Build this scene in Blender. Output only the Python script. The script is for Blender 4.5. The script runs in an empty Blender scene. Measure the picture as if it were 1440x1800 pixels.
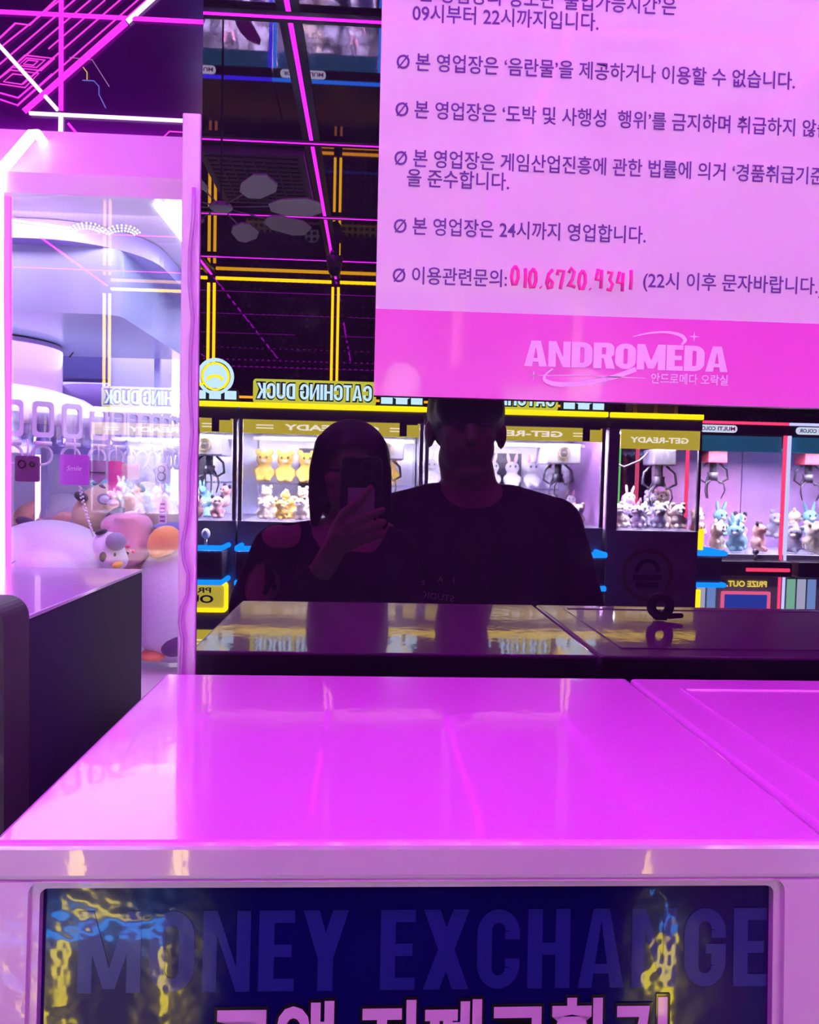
import bpy, bmesh, math, random
from mathutils import Vector, Matrix, Euler
random.seed(7)
sc = bpy.context.scene
C = sc.collection
PI = math.pi

# ------------------------------------------------------------------ camera, world, exposure
H, F, DM = 1.45, 1350.0, 0.75            # lens height, focal length in pixels of 1440x1800, lens to mirror
VPX, VPY, ROLL = 652.0, 838.0, 0.0232
dY = Vector(((VPX - 720) / F, (900 - VPY) / F, -1)).normalized()
dX = Vector((1, -ROLL, 0)); dX = (dX - dY * dX.dot(dY)).normalized()
dZ = dX.cross(dY)
RC = Matrix((dX, dY, dZ))                # camera vector -> world vector
cam = bpy.data.objects.new('camera', bpy.data.cameras.new('camera'))
C.objects.link(cam)
cam.matrix_world = Matrix.Translation((0, 0, H)) @ RC.to_4x4()
cam.data.sensor_fit = 'AUTO'; cam.data.sensor_width = 36.0
cam.data.lens = F / 1800 * 36.0
cam.data.clip_start = 0.02
sc.camera = cam

w = bpy.data.worlds.new('world'); sc.world = w; w.use_nodes = True
w.node_tree.nodes['Background'].inputs[0].default_value = (0.20, 0.05, 0.32, 1)
w.node_tree.nodes['Background'].inputs[1].default_value = 0.08
vs = sc.view_settings
vs.view_transform = 'Standard'; vs.look = 'None'; vs.gamma = 1; vs.use_curve_mapping = False
vs.exposure = 0.0
sc.cycles.max_bounces = 10; sc.cycles.glossy_bounces = 7; sc.cycles.transparent_max_bounces = 24
sc.cycles.diffuse_bounces = 3
sc.cycles.sample_clamp_indirect = 60.0
sc.cycles.use_denoising = True
sc.cycles.caustics_reflective = False; sc.cycles.caustics_refractive = False

STRIP_L = 40.0            # radiance of the magenta ceiling strips
ROW_W = 250.0               # lamp inside each machine of the row behind the lens
PINK_W = 1.5              # lamp inside the prize carousel machine

def area(name, loc, rot, sx, sy, power, col, parent=None):
    l = bpy.data.lights.new(name, 'AREA'); l.shape = 'RECTANGLE'; l.size = sx; l.size_y = sy
    l.energy = power; l.color = col
    o = bpy.data.objects.new(name, l); C.objects.link(o)
    o.location = loc; o.rotation_euler = rot
    if parent: o.parent = parent
    return o

def at(px, py, Y):
    v = RC @ Vector(((px - 720) / F, (900 - py) / F, -1))
    return Vector((0, 0, H)) + v * (Y / v.y)

# ------------------------------------------------------------------ materials
MATS = {}
def mat(name, col=(.8, .8, .8), rough=.5, metal=0., em=None, es=0., coat=0., spec=.5, bump=0., bscale=60., vary=0., sheen=0.):
    if name in MATS: return MATS[name]
    m = bpy.data.materials.new(name); m.use_nodes = True
    nt = m.node_tree; b = nt.nodes['Principled BSDF']
    b.inputs['Base Color'].default_value = (*col, 1)
    b.inputs['Roughness'].default_value = rough
    b.inputs['Metallic'].default_value = metal
    b.inputs['Specular IOR Level'].default_value = spec
    b.inputs['Coat Weight'].default_value = coat
    b.inputs['Coat Roughness'].default_value = .04
    if sheen: b.inputs['Sheen Weight'].default_value = sheen
    if em is not None:
        b.inputs['Emission Color'].default_value = (*em, 1); b.inputs['Emission Strength'].default_value = es
    if bump or vary:
        tc = nt.nodes.new('ShaderNodeTexCoord'); nz = nt.nodes.new('ShaderNodeTexNoise')
        nz.inputs['Scale'].default_value = bscale; nz.inputs['Detail'].default_value = 3
        nt.links.new(tc.outputs['Object'], nz.inputs['Vector'])
        if bump:
            bp = nt.nodes.new('ShaderNodeBump'); bp.inputs['Strength'].default_value = bump; bp.inputs['Distance'].default_value = .002
            nt.links.new(nz.outputs['Fac'], bp.inputs['Height']); nt.links.new(bp.outputs['Normal'], b.inputs['Normal'])
            if coat: nt.links.new(bp.outputs['Normal'], b.inputs['Coat Normal'])
        if vary:
            mx = nt.nodes.new('ShaderNodeMix'); mx.data_type = 'RGBA'
            mx.inputs[6].default_value = (*[c * (1 - vary) for c in col], 1); mx.inputs[7].default_value = (*[min(1, c * (1 + vary)) for c in col], 1)
            nt.links.new(nz.outputs['Fac'], mx.inputs[0]); nt.links.new(mx.outputs[2], b.inputs['Base Color'])
    MATS[name] = m; return m

def glow(name, col, s):
    if name in MATS: return MATS[name]
    m = bpy.data.materials.new(name); m.use_nodes = True; nt = m.node_tree
    nt.nodes.remove(nt.nodes['Principled BSDF'])
    e = nt.nodes.new('ShaderNodeEmission'); e.inputs[0].default_value = (*col, 1); e.inputs[1].default_value = s
    nt.links.new(e.outputs[0], nt.nodes['Material Output'].inputs[0])
    MATS[name] = m; return m

def glass(name, fac=.06, tint=(1, 1, 1), rough=0.0, gcol=(1, 1, 1)):
    if name in MATS: return MATS[name]
    m = bpy.data.materials.new(name); m.use_nodes = True; nt = m.node_tree
    nt.nodes.remove(nt.nodes['Principled BSDF'])
    t = nt.nodes.new('ShaderNodeBsdfTransparent'); t.inputs[0].default_value = (*tint, 1)
    g = nt.nodes.new('ShaderNodeBsdfGlossy'); g.inputs['Roughness'].default_value = rough; g.inputs[0].default_value = (*gcol, 1)
    mx = nt.nodes.new('ShaderNodeMixShader'); mx.inputs[0].default_value = fac
    nt.links.new(t.outputs[0], mx.inputs[1]); nt.links.new(g.outputs[0], mx.inputs[2])
    nt.links.new(mx.outputs[0], nt.nodes['Material Output'].inputs[0])
    MATS[name] = m; return m

def dark_mirror(name, col, rough=0.0, base=(.01, .008, .014)):
    if name in MATS: return MATS[name]
    m = bpy.data.materials.new(name); m.use_nodes = True; nt = m.node_tree
    nt.nodes.remove(nt.nodes['Principled BSDF'])
    g = nt.nodes.new('ShaderNodeBsdfGlossy'); g.inputs['Roughness'].default_value = rough; g.inputs[0].default_value = (*col, 1)
    d = nt.nodes.new('ShaderNodeBsdfDiffuse'); d.inputs[0].default_value = (*base, 1)
    a = nt.nodes.new('ShaderNodeAddShader')
    nt.links.new(g.outputs[0], a.inputs[0]); nt.links.new(d.outputs[0], a.inputs[1])
    nt.links.new(a.outputs[0], nt.nodes['Material Output'].inputs[0])
    MATS[name] = m; return m

MAG = (.86, 0.010, 1.12)
M_strip = glow('magenta_strip', MAG, STRIP_L)
M_tube = glow('magenta_tube', (1.0, .03, .86), 1.5)
M_tube_dim = glow('magenta_tube_thin', (1.0, .05, .80), 1.05)
M_tube_hot = glow('white_pink_tube', (1.0, .60, 1.0), 1.9)
M_tube_white = glow('white_tube', (1.0, .74, 1.0), 3.0)
M_yellow = glow('yellow_led', (1.0, .78, .0), 14.0)
M_grid = glow('amber_led', (1.0, .46, .012), 11.0)
M_grid_y = glow('yellow_amber_led', (1.0, .62, .0), 14.0)
M_grid_dim = glow('dim_amber_led', (1.0, .35, .10), 3.2)
M_blue = glow('blue_led', (.0, .26, 1.0), 14.0)
M_mirror = dark_mirror('dark_mirror_glass', (.090, .080, .098))
M_ceil = dark_mirror('black_ceiling_gloss', (.46, .38, .46), .02, (.012, .006, .018))
M_wallgloss = dark_mirror('dark_purple_gloss', (.05, .04, .06), .12, (.06, .008, .11))
def perforated(name):
    m = bpy.data.materials.new(name); m.use_nodes = True; nt = m.node_tree
    nt.nodes.remove(nt.nodes['Principled BSDF'])
    g = nt.nodes.new('ShaderNodeBsdfGlossy'); g.inputs['Roughness'].default_value = .02
    d = nt.nodes.new('ShaderNodeBsdfDiffuse'); d.inputs[0].default_value = (.025, .010, .030, 1)
    a = nt.nodes.new('ShaderNodeAddShader')
    tc = nt.nodes.new('ShaderNodeTexCoord'); sp = nt.nodes.new('ShaderNodeSeparateXYZ'); nt.links.new(tc.outputs['Object'], sp.inputs[0])
    def mth(op, x, y=None, v=None):
        n = nt.nodes.new('ShaderNodeMath'); n.operation = op; nt.links.new(x, n.inputs[0])
        if y is not None: nt.links.new(y, n.inputs[1])
        if v is not None: n.inputs[1].default_value = v
        return n.outputs[0]
    def cell(o):
        return mth('POWER', mth('SUBTRACT', mth('FRACT', mth('MULTIPLY', o, v=24.0)), v=.5), v=2.0)
    r2 = mth('ADD', cell(sp.outputs['X']), cell(sp.outputs['Z']))
    solid = mth('GREATER_THAN', r2, v=.115)
    mx = nt.nodes.new('ShaderNodeMix'); mx.data_type = 'RGBA'; mx.inputs[6].default_value = (.004, .003, .005, 1); mx.inputs[7].default_value = (.085, .065, .085, 1)
    nt.links.new(solid, mx.inputs[0]); nt.links.new(mx.outputs[2], g.inputs[0])
    nt.links.new(g.outputs[0], a.inputs[0]); nt.links.new(d.outputs[0], a.inputs[1])
    nt.links.new(a.outputs[0], nt.nodes['Material Output'].inputs[0])
    return m
M_perf = perforated('perforated_black_panel')
M_white_gloss = mat('white_gloss_paint', (.86, .84, .86), .20, coat=1.0, bump=.05, bscale=55)
M_white_front = mat('white_moulded_plastic', (.86, .82, .85), .20, coat=.5, bump=.55, bscale=38)
M_black = mat('black_plastic', (.012, .010, .014), .35, vary=.2)
M_black_matte = mat('black_matte', (.028, .016, .040), .55, vary=.15, bscale=20)
M_lav = mat('lavender_panel', (.62, .56, .82), .4, vary=.04, bscale=6)
M_grey = mat('grey_violet_panel', (.19, .17, .23), .42, vary=.08, bscale=8)
M_dkgrey = mat('dark_grey_plastic', (.06, .055, .075), .4, vary=.1)
M_whitep = mat('white_panel', (.82, .82, .86), .45, vary=.04, bscale=10)
M_steel = mat('brushed_steel', (.55, .55, .60), .28, metal=1.0, vary=.08, bscale=30)

# ------------------------------------------------------------------ mesh helpers
class MB:
    def __init__(s): s.bm = bmesh.new()
    def _smooth(s, faces, f=True):
        for x in faces: x.smooth = f
    def box(s, c, d, bevel=0., seg=2, rot=None):
        r = bmesh.ops.create_cube(s.bm, size=1.0)
        vs_ = r['verts']
        bmesh.ops.scale(s.bm, vec=d, verts=vs_)
        if bevel:
            es = list({e for v in vs_ for e in v.link_edges})
            rb = bmesh.ops.bevel(s.bm, geom=es, offset=bevel, segments=seg, profile=.5, affect='EDGES', clamp_overlap=True)
            vs_ = list({v for f in rb['faces'] for v in f.verts} | {v for v in vs_ if v.is_valid})
        if rot is not None: bmesh.ops.rotate(s.bm, cent=(0, 0, 0), matrix=Euler(rot).to_matrix(), verts=vs_)
        bmesh.ops.translate(s.bm, vec=c, verts=vs_)
        return s
    def b2(s, x0, x1, y0, y1, z0, z1, bevel=0., seg=2):
        return s.box(((x0 + x1) / 2, (y0 + y1) / 2, (z0 + z1) / 2), (abs(x1 - x0), abs(y1 - y0), abs(z1 - z0)), bevel, seg)
    def ball(s, c, r, rot=None, u=20, v=12):
        if not hasattr(r, '__len__'): r = (r, r, r)
        q = bmesh.ops.create_uvsphere(s.bm, u_segments=u, v_segments=v, radius=1.0)['verts']
        bmesh.ops.scale(s.bm, vec=r, verts=q)
        if rot is not None: bmesh.ops.rotate(s.bm, cent=(0, 0, 0), matrix=Euler(rot).to_matrix(), verts=q)
        bmesh.ops.translate(s.bm, vec=c, verts=q)
        s._smooth({f for x in q for f in x.link_faces}); return s
    def cyl(s, a, b, r0, r1=None, n=16, caps=True):
        return s.tube([a, b], [r0, r0 if r1 is None else r1], n, caps)
    def tube(s, pts, r, n=10, caps=True, closed=False):
        pts = [Vector(p) for p in pts]; k = len(pts)
        rr = list(r) if hasattr(r, '__len__') else [r] * k
        rings = []; prev = None
        for i, p in enumerate(pts):
            if closed: t = pts[(i + 1) % k] - pts[i - 1]
            else: t = pts[min(i + 1, k - 1)] - pts[max(i - 1, 0)]
            t.normalize()
            if prev is None:
                a = Vector((0, 0, 1)) if abs(t.z) < .9 else Vector((1, 0, 0))
                u = t.cross(a).normalized()
            else: u = (prev - t * prev.dot(t)).normalized()
            prev = u; v = t.cross(u)
            rings.append([s.bm.verts.new(p + (u * math.cos(2 * PI * j / n) + v * math.sin(2 * PI * j / n)) * rr[i]) for j in range(n)])
        fs = []
        for i in range(k if closed else k - 1):
            A, B = rings[i], rings[(i + 1) % k]
            for j in range(n):
                fs.append(s.bm.faces.new((A[j], A[(j + 1) % n], B[(j + 1) % n], B[j])))
        s._smooth(fs)
        if caps and not closed:
            s.bm.faces.new(rings[0][::-1]); s.bm.faces.new(rings[-1])
        return s
    def capsule(s, a, b, r0, r1):
        s.cyl(a, b, r0, r1, 18); s.ball(a, r0, u=18, v=10); s.ball(b, r1, u=18, v=10); return s
    def chain(s, pts):
        for (a, ra), (b, rb) in zip(pts, pts[1:]): s.capsule(a, b, ra, rb)
        return s
    def lathe(s, prof, c=(0, 0, 0), n=40):
        rings = [[s.bm.verts.new((c[0] + r * math.cos(2 * PI * j / n), c[1] + r * math.sin(2 * PI * j / n), c[2] + z)) for j in range(n)] for r, z in prof]
        fs = []
        for A, B in zip(rings, rings[1:]):
            for j in range(n): fs.append(s.bm.faces.new((A[j], A[(j + 1) % n], B[(j + 1) % n], B[j])))
        s._smooth(fs); return s
    def torus(s, c, R, r, axis='Y', n=36, m=10, sc_=(1, 1)):
        pts = []
        for i in range(n):
            a = 2 * PI * i / n; u, v = R * math.cos(a) * sc_[0], R * math.sin(a) * sc_[1]
            pts.append({'Y': (u, 0, v), 'Z': (u, v, 0), 'X': (0, u, v)}[axis])
        return s.tube([Vector(p) + Vector(c) for p in pts], r, m, closed=True)
    def prism(s, poly, M, depth):
        """polygon in a local XY plane, extruded by depth along local -Z, placed by M"""
        a = [s.bm.verts.new(M @ Vector((x, y, 0))) for x, y in poly]
        b = [s.bm.verts.new(M @ Vector((x, y, -depth))) for x, y in poly]
        n = len(poly)
        s.bm.faces.new(a); s.bm.faces.new(b[::-1])
        for i in range(n): s.bm.faces.new((a[(i + 1) % n], a[i], b[i], b[(i + 1) % n]))
        return s
    def text(s, body, M, bold=0., width=None, ref=None, height=None, size=1.0, sx=1.0, align='L', ext=0.0, shear=0.0):
        me, (x0, x1, y0, y1) = text_mesh(body, bold, ext, shear)
        if ref: _, (x0r, x1r, _, _) = text_mesh(ref, bold, 0, shear)
        else: x0r, x1r = x0, x1
        ky = size if height is None else height / (y1 - y0)
        kx = ky * sx if width is None else width / (x1r - x0r)
        if height is None and width is not None and size is None: ky = kx
        ox = x0 if align == 'L' else (x0 + x1) / 2 if align == 'C' else x1
        oy = y0 if height is not None else 0
        vm = [s.bm.verts.new(M @ Vector(((v.co.x - ox) * kx, (v.co.y - oy) * ky, v.co.z))) for v in me.vertices]
        for p in me.polygons:
            try: s.bm.faces.new([vm[i] for i in p.vertices])
            except ValueError: pass
        return s
    def mesh(s, name):
        me = bpy.data.meshes.new(name); s.bm.normal_update(); s.bm.to_mesh(me); s.bm.free(); return me
    def build(s, name, m, parent=None, loc=None, recalc=False):
        if recalc: bmesh.ops.recalc_face_normals(s.bm, faces=s.bm.faces)
        me = s.mesh(name); me.materials.append(m)
        o = bpy.data.objects.new(name, me); C.objects.link(o)
        if parent: o.parent = parent
        if loc is not None: o.location = loc
        return o
    def fuse(s, name, m, parent=None, voxel=.008, smooth=6, cut=None, displace=0.0):
        """one continuous skin round everything collected"""
        o = s.build(name, m)
        r = o.modifiers.new('r', 'REMESH'); r.mode = 'VOXEL'; r.voxel_size = voxel
        if smooth:
            q = o.modifiers.new('s', 'SMOOTH'); q.iterations = smooth; q.factor = .5
        bpy.context.view_layer.update()
        me = bpy.data.meshes.new_from_object(o.evaluated_get(bpy.context.evaluated_depsgraph_get()))
        bpy.data.objects.remove(o)
        if cut:
            b = bmesh.new(); b.from_mesh(me)
            kill = [v for v in b.verts if cut(v.co)]
            bmesh.ops.delete(b, geom=kill, context='VERTS')
            bmesh.ops.delete(b, geom=[v for v in b.verts if len(v.link_faces) <= 1], context='VERTS')
            for _ in range(14):
                new = {}
                for v in b.verts:
                    nb = [e.other_vert(v).co for e in v.link_edges if e.is_boundary]
                    if len(nb) == 2: new[v] = v.co * .4 + (nb[0] + nb[1]) * .3
                for v, c_ in new.items(): v.co = c_
            b.to_mesh(me); b.free()
        for p in me.polygons: p.use_smooth = True
        if not me.materials: me.materials.append(m)
        me.name = name
        o = bpy.data.objects.new(name, me); C.objects.link(o)
        if parent: o.parent = parent
        return o

# block capitals drawn from polygons: (width, list of polygons or ('ring', ...)) in a unit-high cell
def block_word(mb, word, x0, x1, z0, z1, y, st=.27, gap=.10, skew=0.0, facing='front', wide=None):
    def R4(a, b, c, d): return [(a, c), (b, c), (b, d), (a, d)]
    hs = st * .72
    def oring(w, open_=None, square=False):
        r = min(.36, w / 2); out = []
        def loop(i, rr):
            L = []; rs = (rr, .002, .002, rr) if square else (rr,) * 4; qi = 0
            for qi, (sx_, sz_, a0) in enumerate(((1, 1, 0), (-1, 1, PI / 2), (-1, -1, PI), (1, -1, 1.5 * PI))):
                rr = rs[qi]; cx = w - i - rr if sx_ > 0 else i + rr; cz = 1 - i * .8 - rr if sz_ > 0 else i * .8 + rr
                for k in range(7):
                    a = a0 + PI / 2 * k / 6; L.append((cx + rr * math.cos(a), cz + rr * math.sin(a)))
            return L
        A, B = loop(0, r), loop(st, min(max(.02, r - st), (w - 2 * st) / 2 * .95)); n = len(A)
        for k in range(n):
            q = [A[k], A[(k + 1) % n], B[(k + 1) % n], B[k]]
            mx_ = sum(p[0] for p in q) / 4; mz_ = sum(p[1] for p in q) / 4
            if open_ and mx_ > w * .5 and open_[0] < mz_ < open_[1] and k == n - 1: continue
            out.append(q)
        return out
    W0 = .62
    G = {'O': (W0, oring(W0)), 'D': (W0, oring(W0, None, True)), 'I': (st, [R4(0, st, 0, 1)]),
         'C': (W0, oring(W0, (.0, 1.)) + [R4(W0 - st, W0, .62, .72), R4(W0 - st, W0, .28, .38)]),
         'G': (W0, oring(W0, (.0, 1.)) + [R4(W0 - st, W0, .62, .72), R4(W0 - st, W0, .28, .50), R4(W0 * .52, W0, .42, .42 + hs * .8)]),
         'U': (W0, [R4(0, st, .3, 1), R4(W0 - st, W0, .3, 1)] + [q for q in oring(W0) if sum(p[1] for p in q) / 4 < .34]),
         'E': (.5, [R4(0, st, 0, 1), R4(st, .5, 0, hs), R4(st, .5, 1 - hs, 1), R4(st, .46, .5 - hs / 2, .5 + hs / 2)]),
         'H': (W0, [R4(0, st, 0, 1), R4(W0 - st, W0, 0, 1), R4(st, W0 - st, .5 - hs / 2, .5 + hs / 2)]),
         'T': (.56, [R4(.28 - st / 2, .28 + st / 2, 0, 1 - hs), R4(0, .56, 1 - hs, 1)]),
         'N': (.66, [R4(0, st * .9, 0, 1), R4(.66 - st * .9, .66, 0, 1), [(st * .9, 1), (st * .35, 1), (.66 - st * .9, 0), (.66 - st * .35, 0)]]),
         'M': (.86, [R4(0, st * .9, 0, 1), R4(.86 - st * .9, .86, 0, 1), [(0, 1), (st * .95, 1), (.43 + st * .38, .05), (.43 - st * .38, .05)], [(.86 - st * .95, 1), (.86, 1), (.43 + st * .38, .05), (.43 - st * .38, .05)]]),
         'Y': (.64, [R4(.32 - st / 2, .32 + st / 2, 0, .45), [(0, 1), (st * 1.05, 1), (.32 + st / 2, .40), (.32 - st / 2, .40)], [(.64 - st * 1.05, 1), (.64, 1), (.32 + st / 2, .40), (.32 - st / 2, .40)]]),
         'X': (.66, [[(0, 1), (st * 1.1, 1), (.66, 0), (.66 - st * 1.1, 0)], [(.66 - st * 1.1, 1), (.66, 1), (st * 1.1, 0), (0, 0)]]),
         'K': (.62, [R4(0, st, 0, 1), [(st, .36), (.62 - st * 1.1, 1), (.62, 1), (st, .30 + .0)], [(st * .9, .55), (st * 1.35, .66), (.64, 0), (.64 - st * 1.1, 0)]]),
         'A': (.68, [[(0, 0), (st * .95, 0), (.34 + st * .12, 1), (.34 - st * .55, 1)], [(.68 - st * .95, 0), (.68, 0), (.34 + st * .55, 1), (.34 - st * .12, 1)], R4(.16, .52, .18, .18 + hs * .8)]),
         'R': (.62, [R4(0, st, 0, 1), R4(st, .45, 1 - hs, 1), R4(st, .45, .40, .40 + hs * .85), [(.62 - st, .52), (.62, .56), (.62, .86), (.62 - st, .88)], [(.40, 1), (.52, .98), (.62, .86), (.62 - st, 1 - hs)], [(.40, .40), (.52, .42), (.62, .56), (.62 - st, .40 + hs * .85)], [(.30, .42), (.30 + st, .42), (.65, 0), (.65 - st * 1.05, 0)]]),
         ' ': (.20, [])}
    tot = sum(G[c][0] for c in word) + gap * (len(word) - 1); kx = (x1 - x0) / tot; kz = z1 - z0; cx = 0; n = 0
    for c in word:
        w_, polys = G[c]
        for q in polys:
            n += 1; dy = (n % 7) * 1.5e-5
            if facing == 'front': vv = [mb.bm.verts.new((x0 + (cx + px_ + skew * pz_) * kx, y - dy, z0 + pz_ * kz)) for px_, pz_ in q]
            else: vv = [mb.bm.verts.new((x0 + (tot - cx - px_) * kx, y + dy * 3, z0 + pz_ * kz)) for px_, pz_ in q]
            try: mb.bm.faces.new(vv)
            except ValueError: pass
        cx += w_ + gap
    return mb
DIG = {'0': [[(.5, 1), (.15, .8), (.05, .4), (.25, .03), (.6, .05), (.85, .4), (.8, .8), (.5, 1)]], '1': [[(.4, 1), (.45, .5), (.4, 0)]],
       '6': [[(.75, 1), (.3, .75), (.08, .3), (.3, .02), (.7, .08), (.8, .35), (.5, .5), (.15, .3)]], '7': [[(.05, .72), (.1, .95), (.85, .95), (.6, .45), (.45, 0)]],
       '2': [[(.1, .75), (.4, 1), (.8, .8), (.55, .4), (.05, .05), (.5, .1), (.95, .02)]], '4': [[(.3, 1), (.08, .45), (.85, .45)], [(.75, .95), (.7, 0)]],
       '3': [[(.1, .95), (.7, .95), (.45, .58), (.8, .35), (.55, .03), (.1, .1)]], '.': [[(.1, .06), (.22, .02)]]}
def handwrite(mb, body, x0, x1, z0, z1, y, r):
    adv = [.55 if c == '.' else .62 if c == '1' else .95 for c in body]; k = (x1 - x0) / sum(adv); cx = 0
    for i, c in enumerate(body):
        for ln in DIG[c]:
            up = (.08 if i % 3 == 0 else -.03) if c != '.' else 0
            mb.tube([(x0 + (cx + px_ * .72) * k, y, z0 + (pz_ + up) * (z1 - z0)) for px_, pz_ in ln], r, 8)
        cx += adv[i]
    return mb
TXT = {}
def text_mesh(body, bold=0., ext=0., shear=0.):
    k = (body, bold, ext, shear)
    if k in TXT: return TXT[k]
    c = bpy.data.curves.new('t', 'FONT'); c.body = body; c.offset = bold; c.extrude = ext; c.shear = shear
    c.resolution_u = 3
    o = bpy.data.objects.new('t', c); C.objects.link(o); bpy.context.view_layer.update()
    me = bpy.data.meshes.new_from_object(o.evaluated_get(bpy.context.evaluated_depsgraph_get()))
    bpy.data.objects.remove(o)
    xs = [v.co.x for v in me.vertices]; ys = [v.co.y for v in me.vertices]
    TXT[k] = (me, (min(xs), max(xs), min(ys), max(ys))); return TXT[k]

def front(x, y, z):    # text / drawing plane that faces the lens (-Y)
    return Matrix(((1, 0, 0, x), (0, 0, -1, y), (0, 1, 0, z), (0, 0, 0, 1)))
def rear(x, y, z):     # plane that faces +Y (towards the mirror)
    return Matrix(((-1, 0, 0, x), (0, 0, 1, y), (0, 1, 0, z), (0, 0, 0, 1)))

def tag(o, label, cat, group=None, kind=None):
    o['label'] = label; o['category'] = cat
    if group: o['group'] = group
    if kind: o['kind'] = kind
    return o
def thing(name, label, cat, loc=(0, 0, 0), rotz=0, group=None):
    o = bpy.data.objects.new(name, None); C.objects.link(o); o.empty_display_size = .05
    o.location = loc; o.rotation_euler = (0, 0, rotz)
    return tag(o, label, cat, group)
def struct(name, mb, m):
    o = mb.build(name, m); o['kind'] = 'structure'; return o
def dup(root, loc, rot=None, label=None, group=None, scale=None):
    def cp(o, par):
        c = o.copy(); C.objects.link(c)
        if par: c.parent = par
        for ch in list(o.children): cp(ch, c)
        return c
    r = cp(root, None); r.location = loc
    if rot is not None: r.rotation_euler = rot
    if scale is not None: r.scale = (scale,) * 3 if not hasattr(scale, '__len__') else scale
    if label: r['label'] = label
    if group: r['group'] = group
    return r

# ------------------------------------------------------------------ the room
CZ = 2.87
struct('floor', MB().b2(-3.6, 4.6, -4.3, 2.2, -.1, 0), mat('dark_floor_tile', (.05, .04, .06), .10, vary=.2, bscale=3, coat=.6))
struct('ceiling', MB().b2(-3.6, 4.6, -4.3, 2.2, CZ, CZ + .1), M_ceil)
struct('wall_rear', MB().b2(-3.6, 4.6, -4.2, -4.1, 0, CZ), M_perf)
struct('wall_front', MB().b2(-3.6, 4.6, 2.0, 2.1, 0, CZ), M_wallgloss)
struct('wall_left', MB().b2(-3.6, -3.5, -4.1, 2.0, 0, CZ), M_wallgloss)
struct('wall_right', MB().b2(4.5, 4.6, -4.1, 2.0, 0, CZ), M_wallgloss)

ordn = ['first', 'second', 'third', 'fourth', 'fifth', 'sixth', 'seventh', 'eighth', 'ninth', 'tenth', 'eleventh', 'twelfth', 'thirteenth', 'fourteenth', 'fifteenth', 'sixteenth']
# ceiling strips across the room (the mirror shows those behind the lens)
for i, y in enumerate((-3.63, -2.79, -1.85, -.95, -.05, .55)):
    t = thing('ceiling_light_strip', f'magenta LED strip across the black ceiling, {ordn[i]} from the amber grid wall', 'light strip', (0, y, CZ), 0, 'magenta strips across the ceiling')
    MB().b2(-3.4, 4.4, -.03, .03, -.012, 0).build('channel', M_black, t)
    hw = (.003, .003, .0035, .006, .020, .024)[i]
    MB().b2(-3.4, 4.4, -hw, hw, -.0135, -.012).build('diffuser', M_strip, t)
for i, x in enumerate((-2.04, -1.16, -.28, .60, 1.48)):
    t = thing('ceiling_light_strip', f'magenta LED strip running along the ceiling to the amber grid wall, {ordn[i]} of its set', 'light strip', (x, -1.9, CZ), 0, 'magenta strips along the ceiling')
    MB().b2(-.035, .035, -2.19, 1.7, -.010, 0).build('channel', M_black, t)
    MB().b2(-.0075, .0075, -2.19, 1.7, -.0115, -.010).build('diffuser', M_strip, t)

# amber double-line grid on the rear wall
def gridbar(label, x0, x1, z0, z1, m):
    tag(MB().b2(x0, x1, -4.1, -4.085, z0, z1).build('wall_light_bar', m), label, 'light bar', 'amber light bars on the grid wall')
gx = [-2.04, -1.16, -.28, .60, 1.48]
for i, x in enumerate(gx):
    for s, nm in ((-.02, 'one'), (.02, 'other')):
        gridbar(f'{nm} upright amber light bar of pair {ordn[i]} on the dark grid wall', x + s - .009, x + s + .009, 2.03, 2.80, M_grid_y)
        gridbar(f'{nm} dim upright bar of pair {ordn[i]} low on the dark grid wall', x + s - .008, x + s + .008, 1.60, 1.93, M_grid_dim)
for i, (a, b) in enumerate(zip(gx, gx[1:])):
    gridbar(f'yellow light bar under the ceiling in bay {ordn[i]} of the grid wall', a + .03, b - .03, 2.826, 2.846, M_grid_y)
    for z, nm in ((1.955, 'lower'), (2.0, 'upper')):
        gridbar(f'{nm} amber crossbar in bay {ordn[i]} of the grid wall', a + .03, b - .03, z - .008, z + .008, M_grid)

# neon lines and a few drawn reflections on the dark wall above the carousel machine
YW = 1.995
wall_n = [0]
def neon(label, pts, wpx, m, closed=False, Y=YW, cat='neon tube', group='neon lines on the dark wall', r=None):
    p = [at(a, b, Y) for a, b in pts]
    rad = r if r else wpx / 2 * Y / F
    n = 8
    o = MB().tube(p, rad, n, closed=closed).build('neon_tube', m)
    tag(o, label, cat, group)
neon('upper magenta neon tube running level along the dark wall', [(-30, 19), (520, 47)], 7, M_tube)
neon('lower glowing white-pink neon tube running level along the dark wall', [(52, 199), (520, 222)], 6.5, M_tube_hot, Y=1.994)
neon('thick upright magenta neon bar crossing the upper level tube', [(108, -60), (107, 193)], 8, M_tube, Y=1.994)
neon('short upright white neon bar rising from the carousel machine hood', [(107, 206), (106, 262)], 7.5, M_tube_white)
neon('slanting white neon tube running down to the corner of the lower level tube', [(-20, 59), (101, 193)], 6.5, M_tube_hot, Y=1.994)
neon('thick slanting magenta neon bar crossing behind the upright bar', [(222, 40), (42, 196)], 9, M_tube, Y=1.994)
neon('bright white-pink upper end of the thick slanting neon bar', [(290, -22), (224, 38)], 8, M_tube_hot, Y=1.994)
for i, (x0, x1, y1) in enumerate(((108, -10, 92), (132, -10, 121), (160, -10, 145), (212, 40, 148), (243, 30, 186), (258, 48, 186))):
    neon(f'thin slanting magenta neon line beside the thick bar, {ordn[i]} of six', [(x0 + 20, -18), (x1, y1)], 2.6, M_tube_dim)
neon('short thin neon line ending in a dot left of the upright bar', [(185, 0), (85, 86)], 2.4, M_tube_dim)
neon('stepped magenta neon line at the upper corner of the wall', [(100, -2), (52, 44), (27, 41), (-8, 74)], 3, M_tube_dim)
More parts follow.
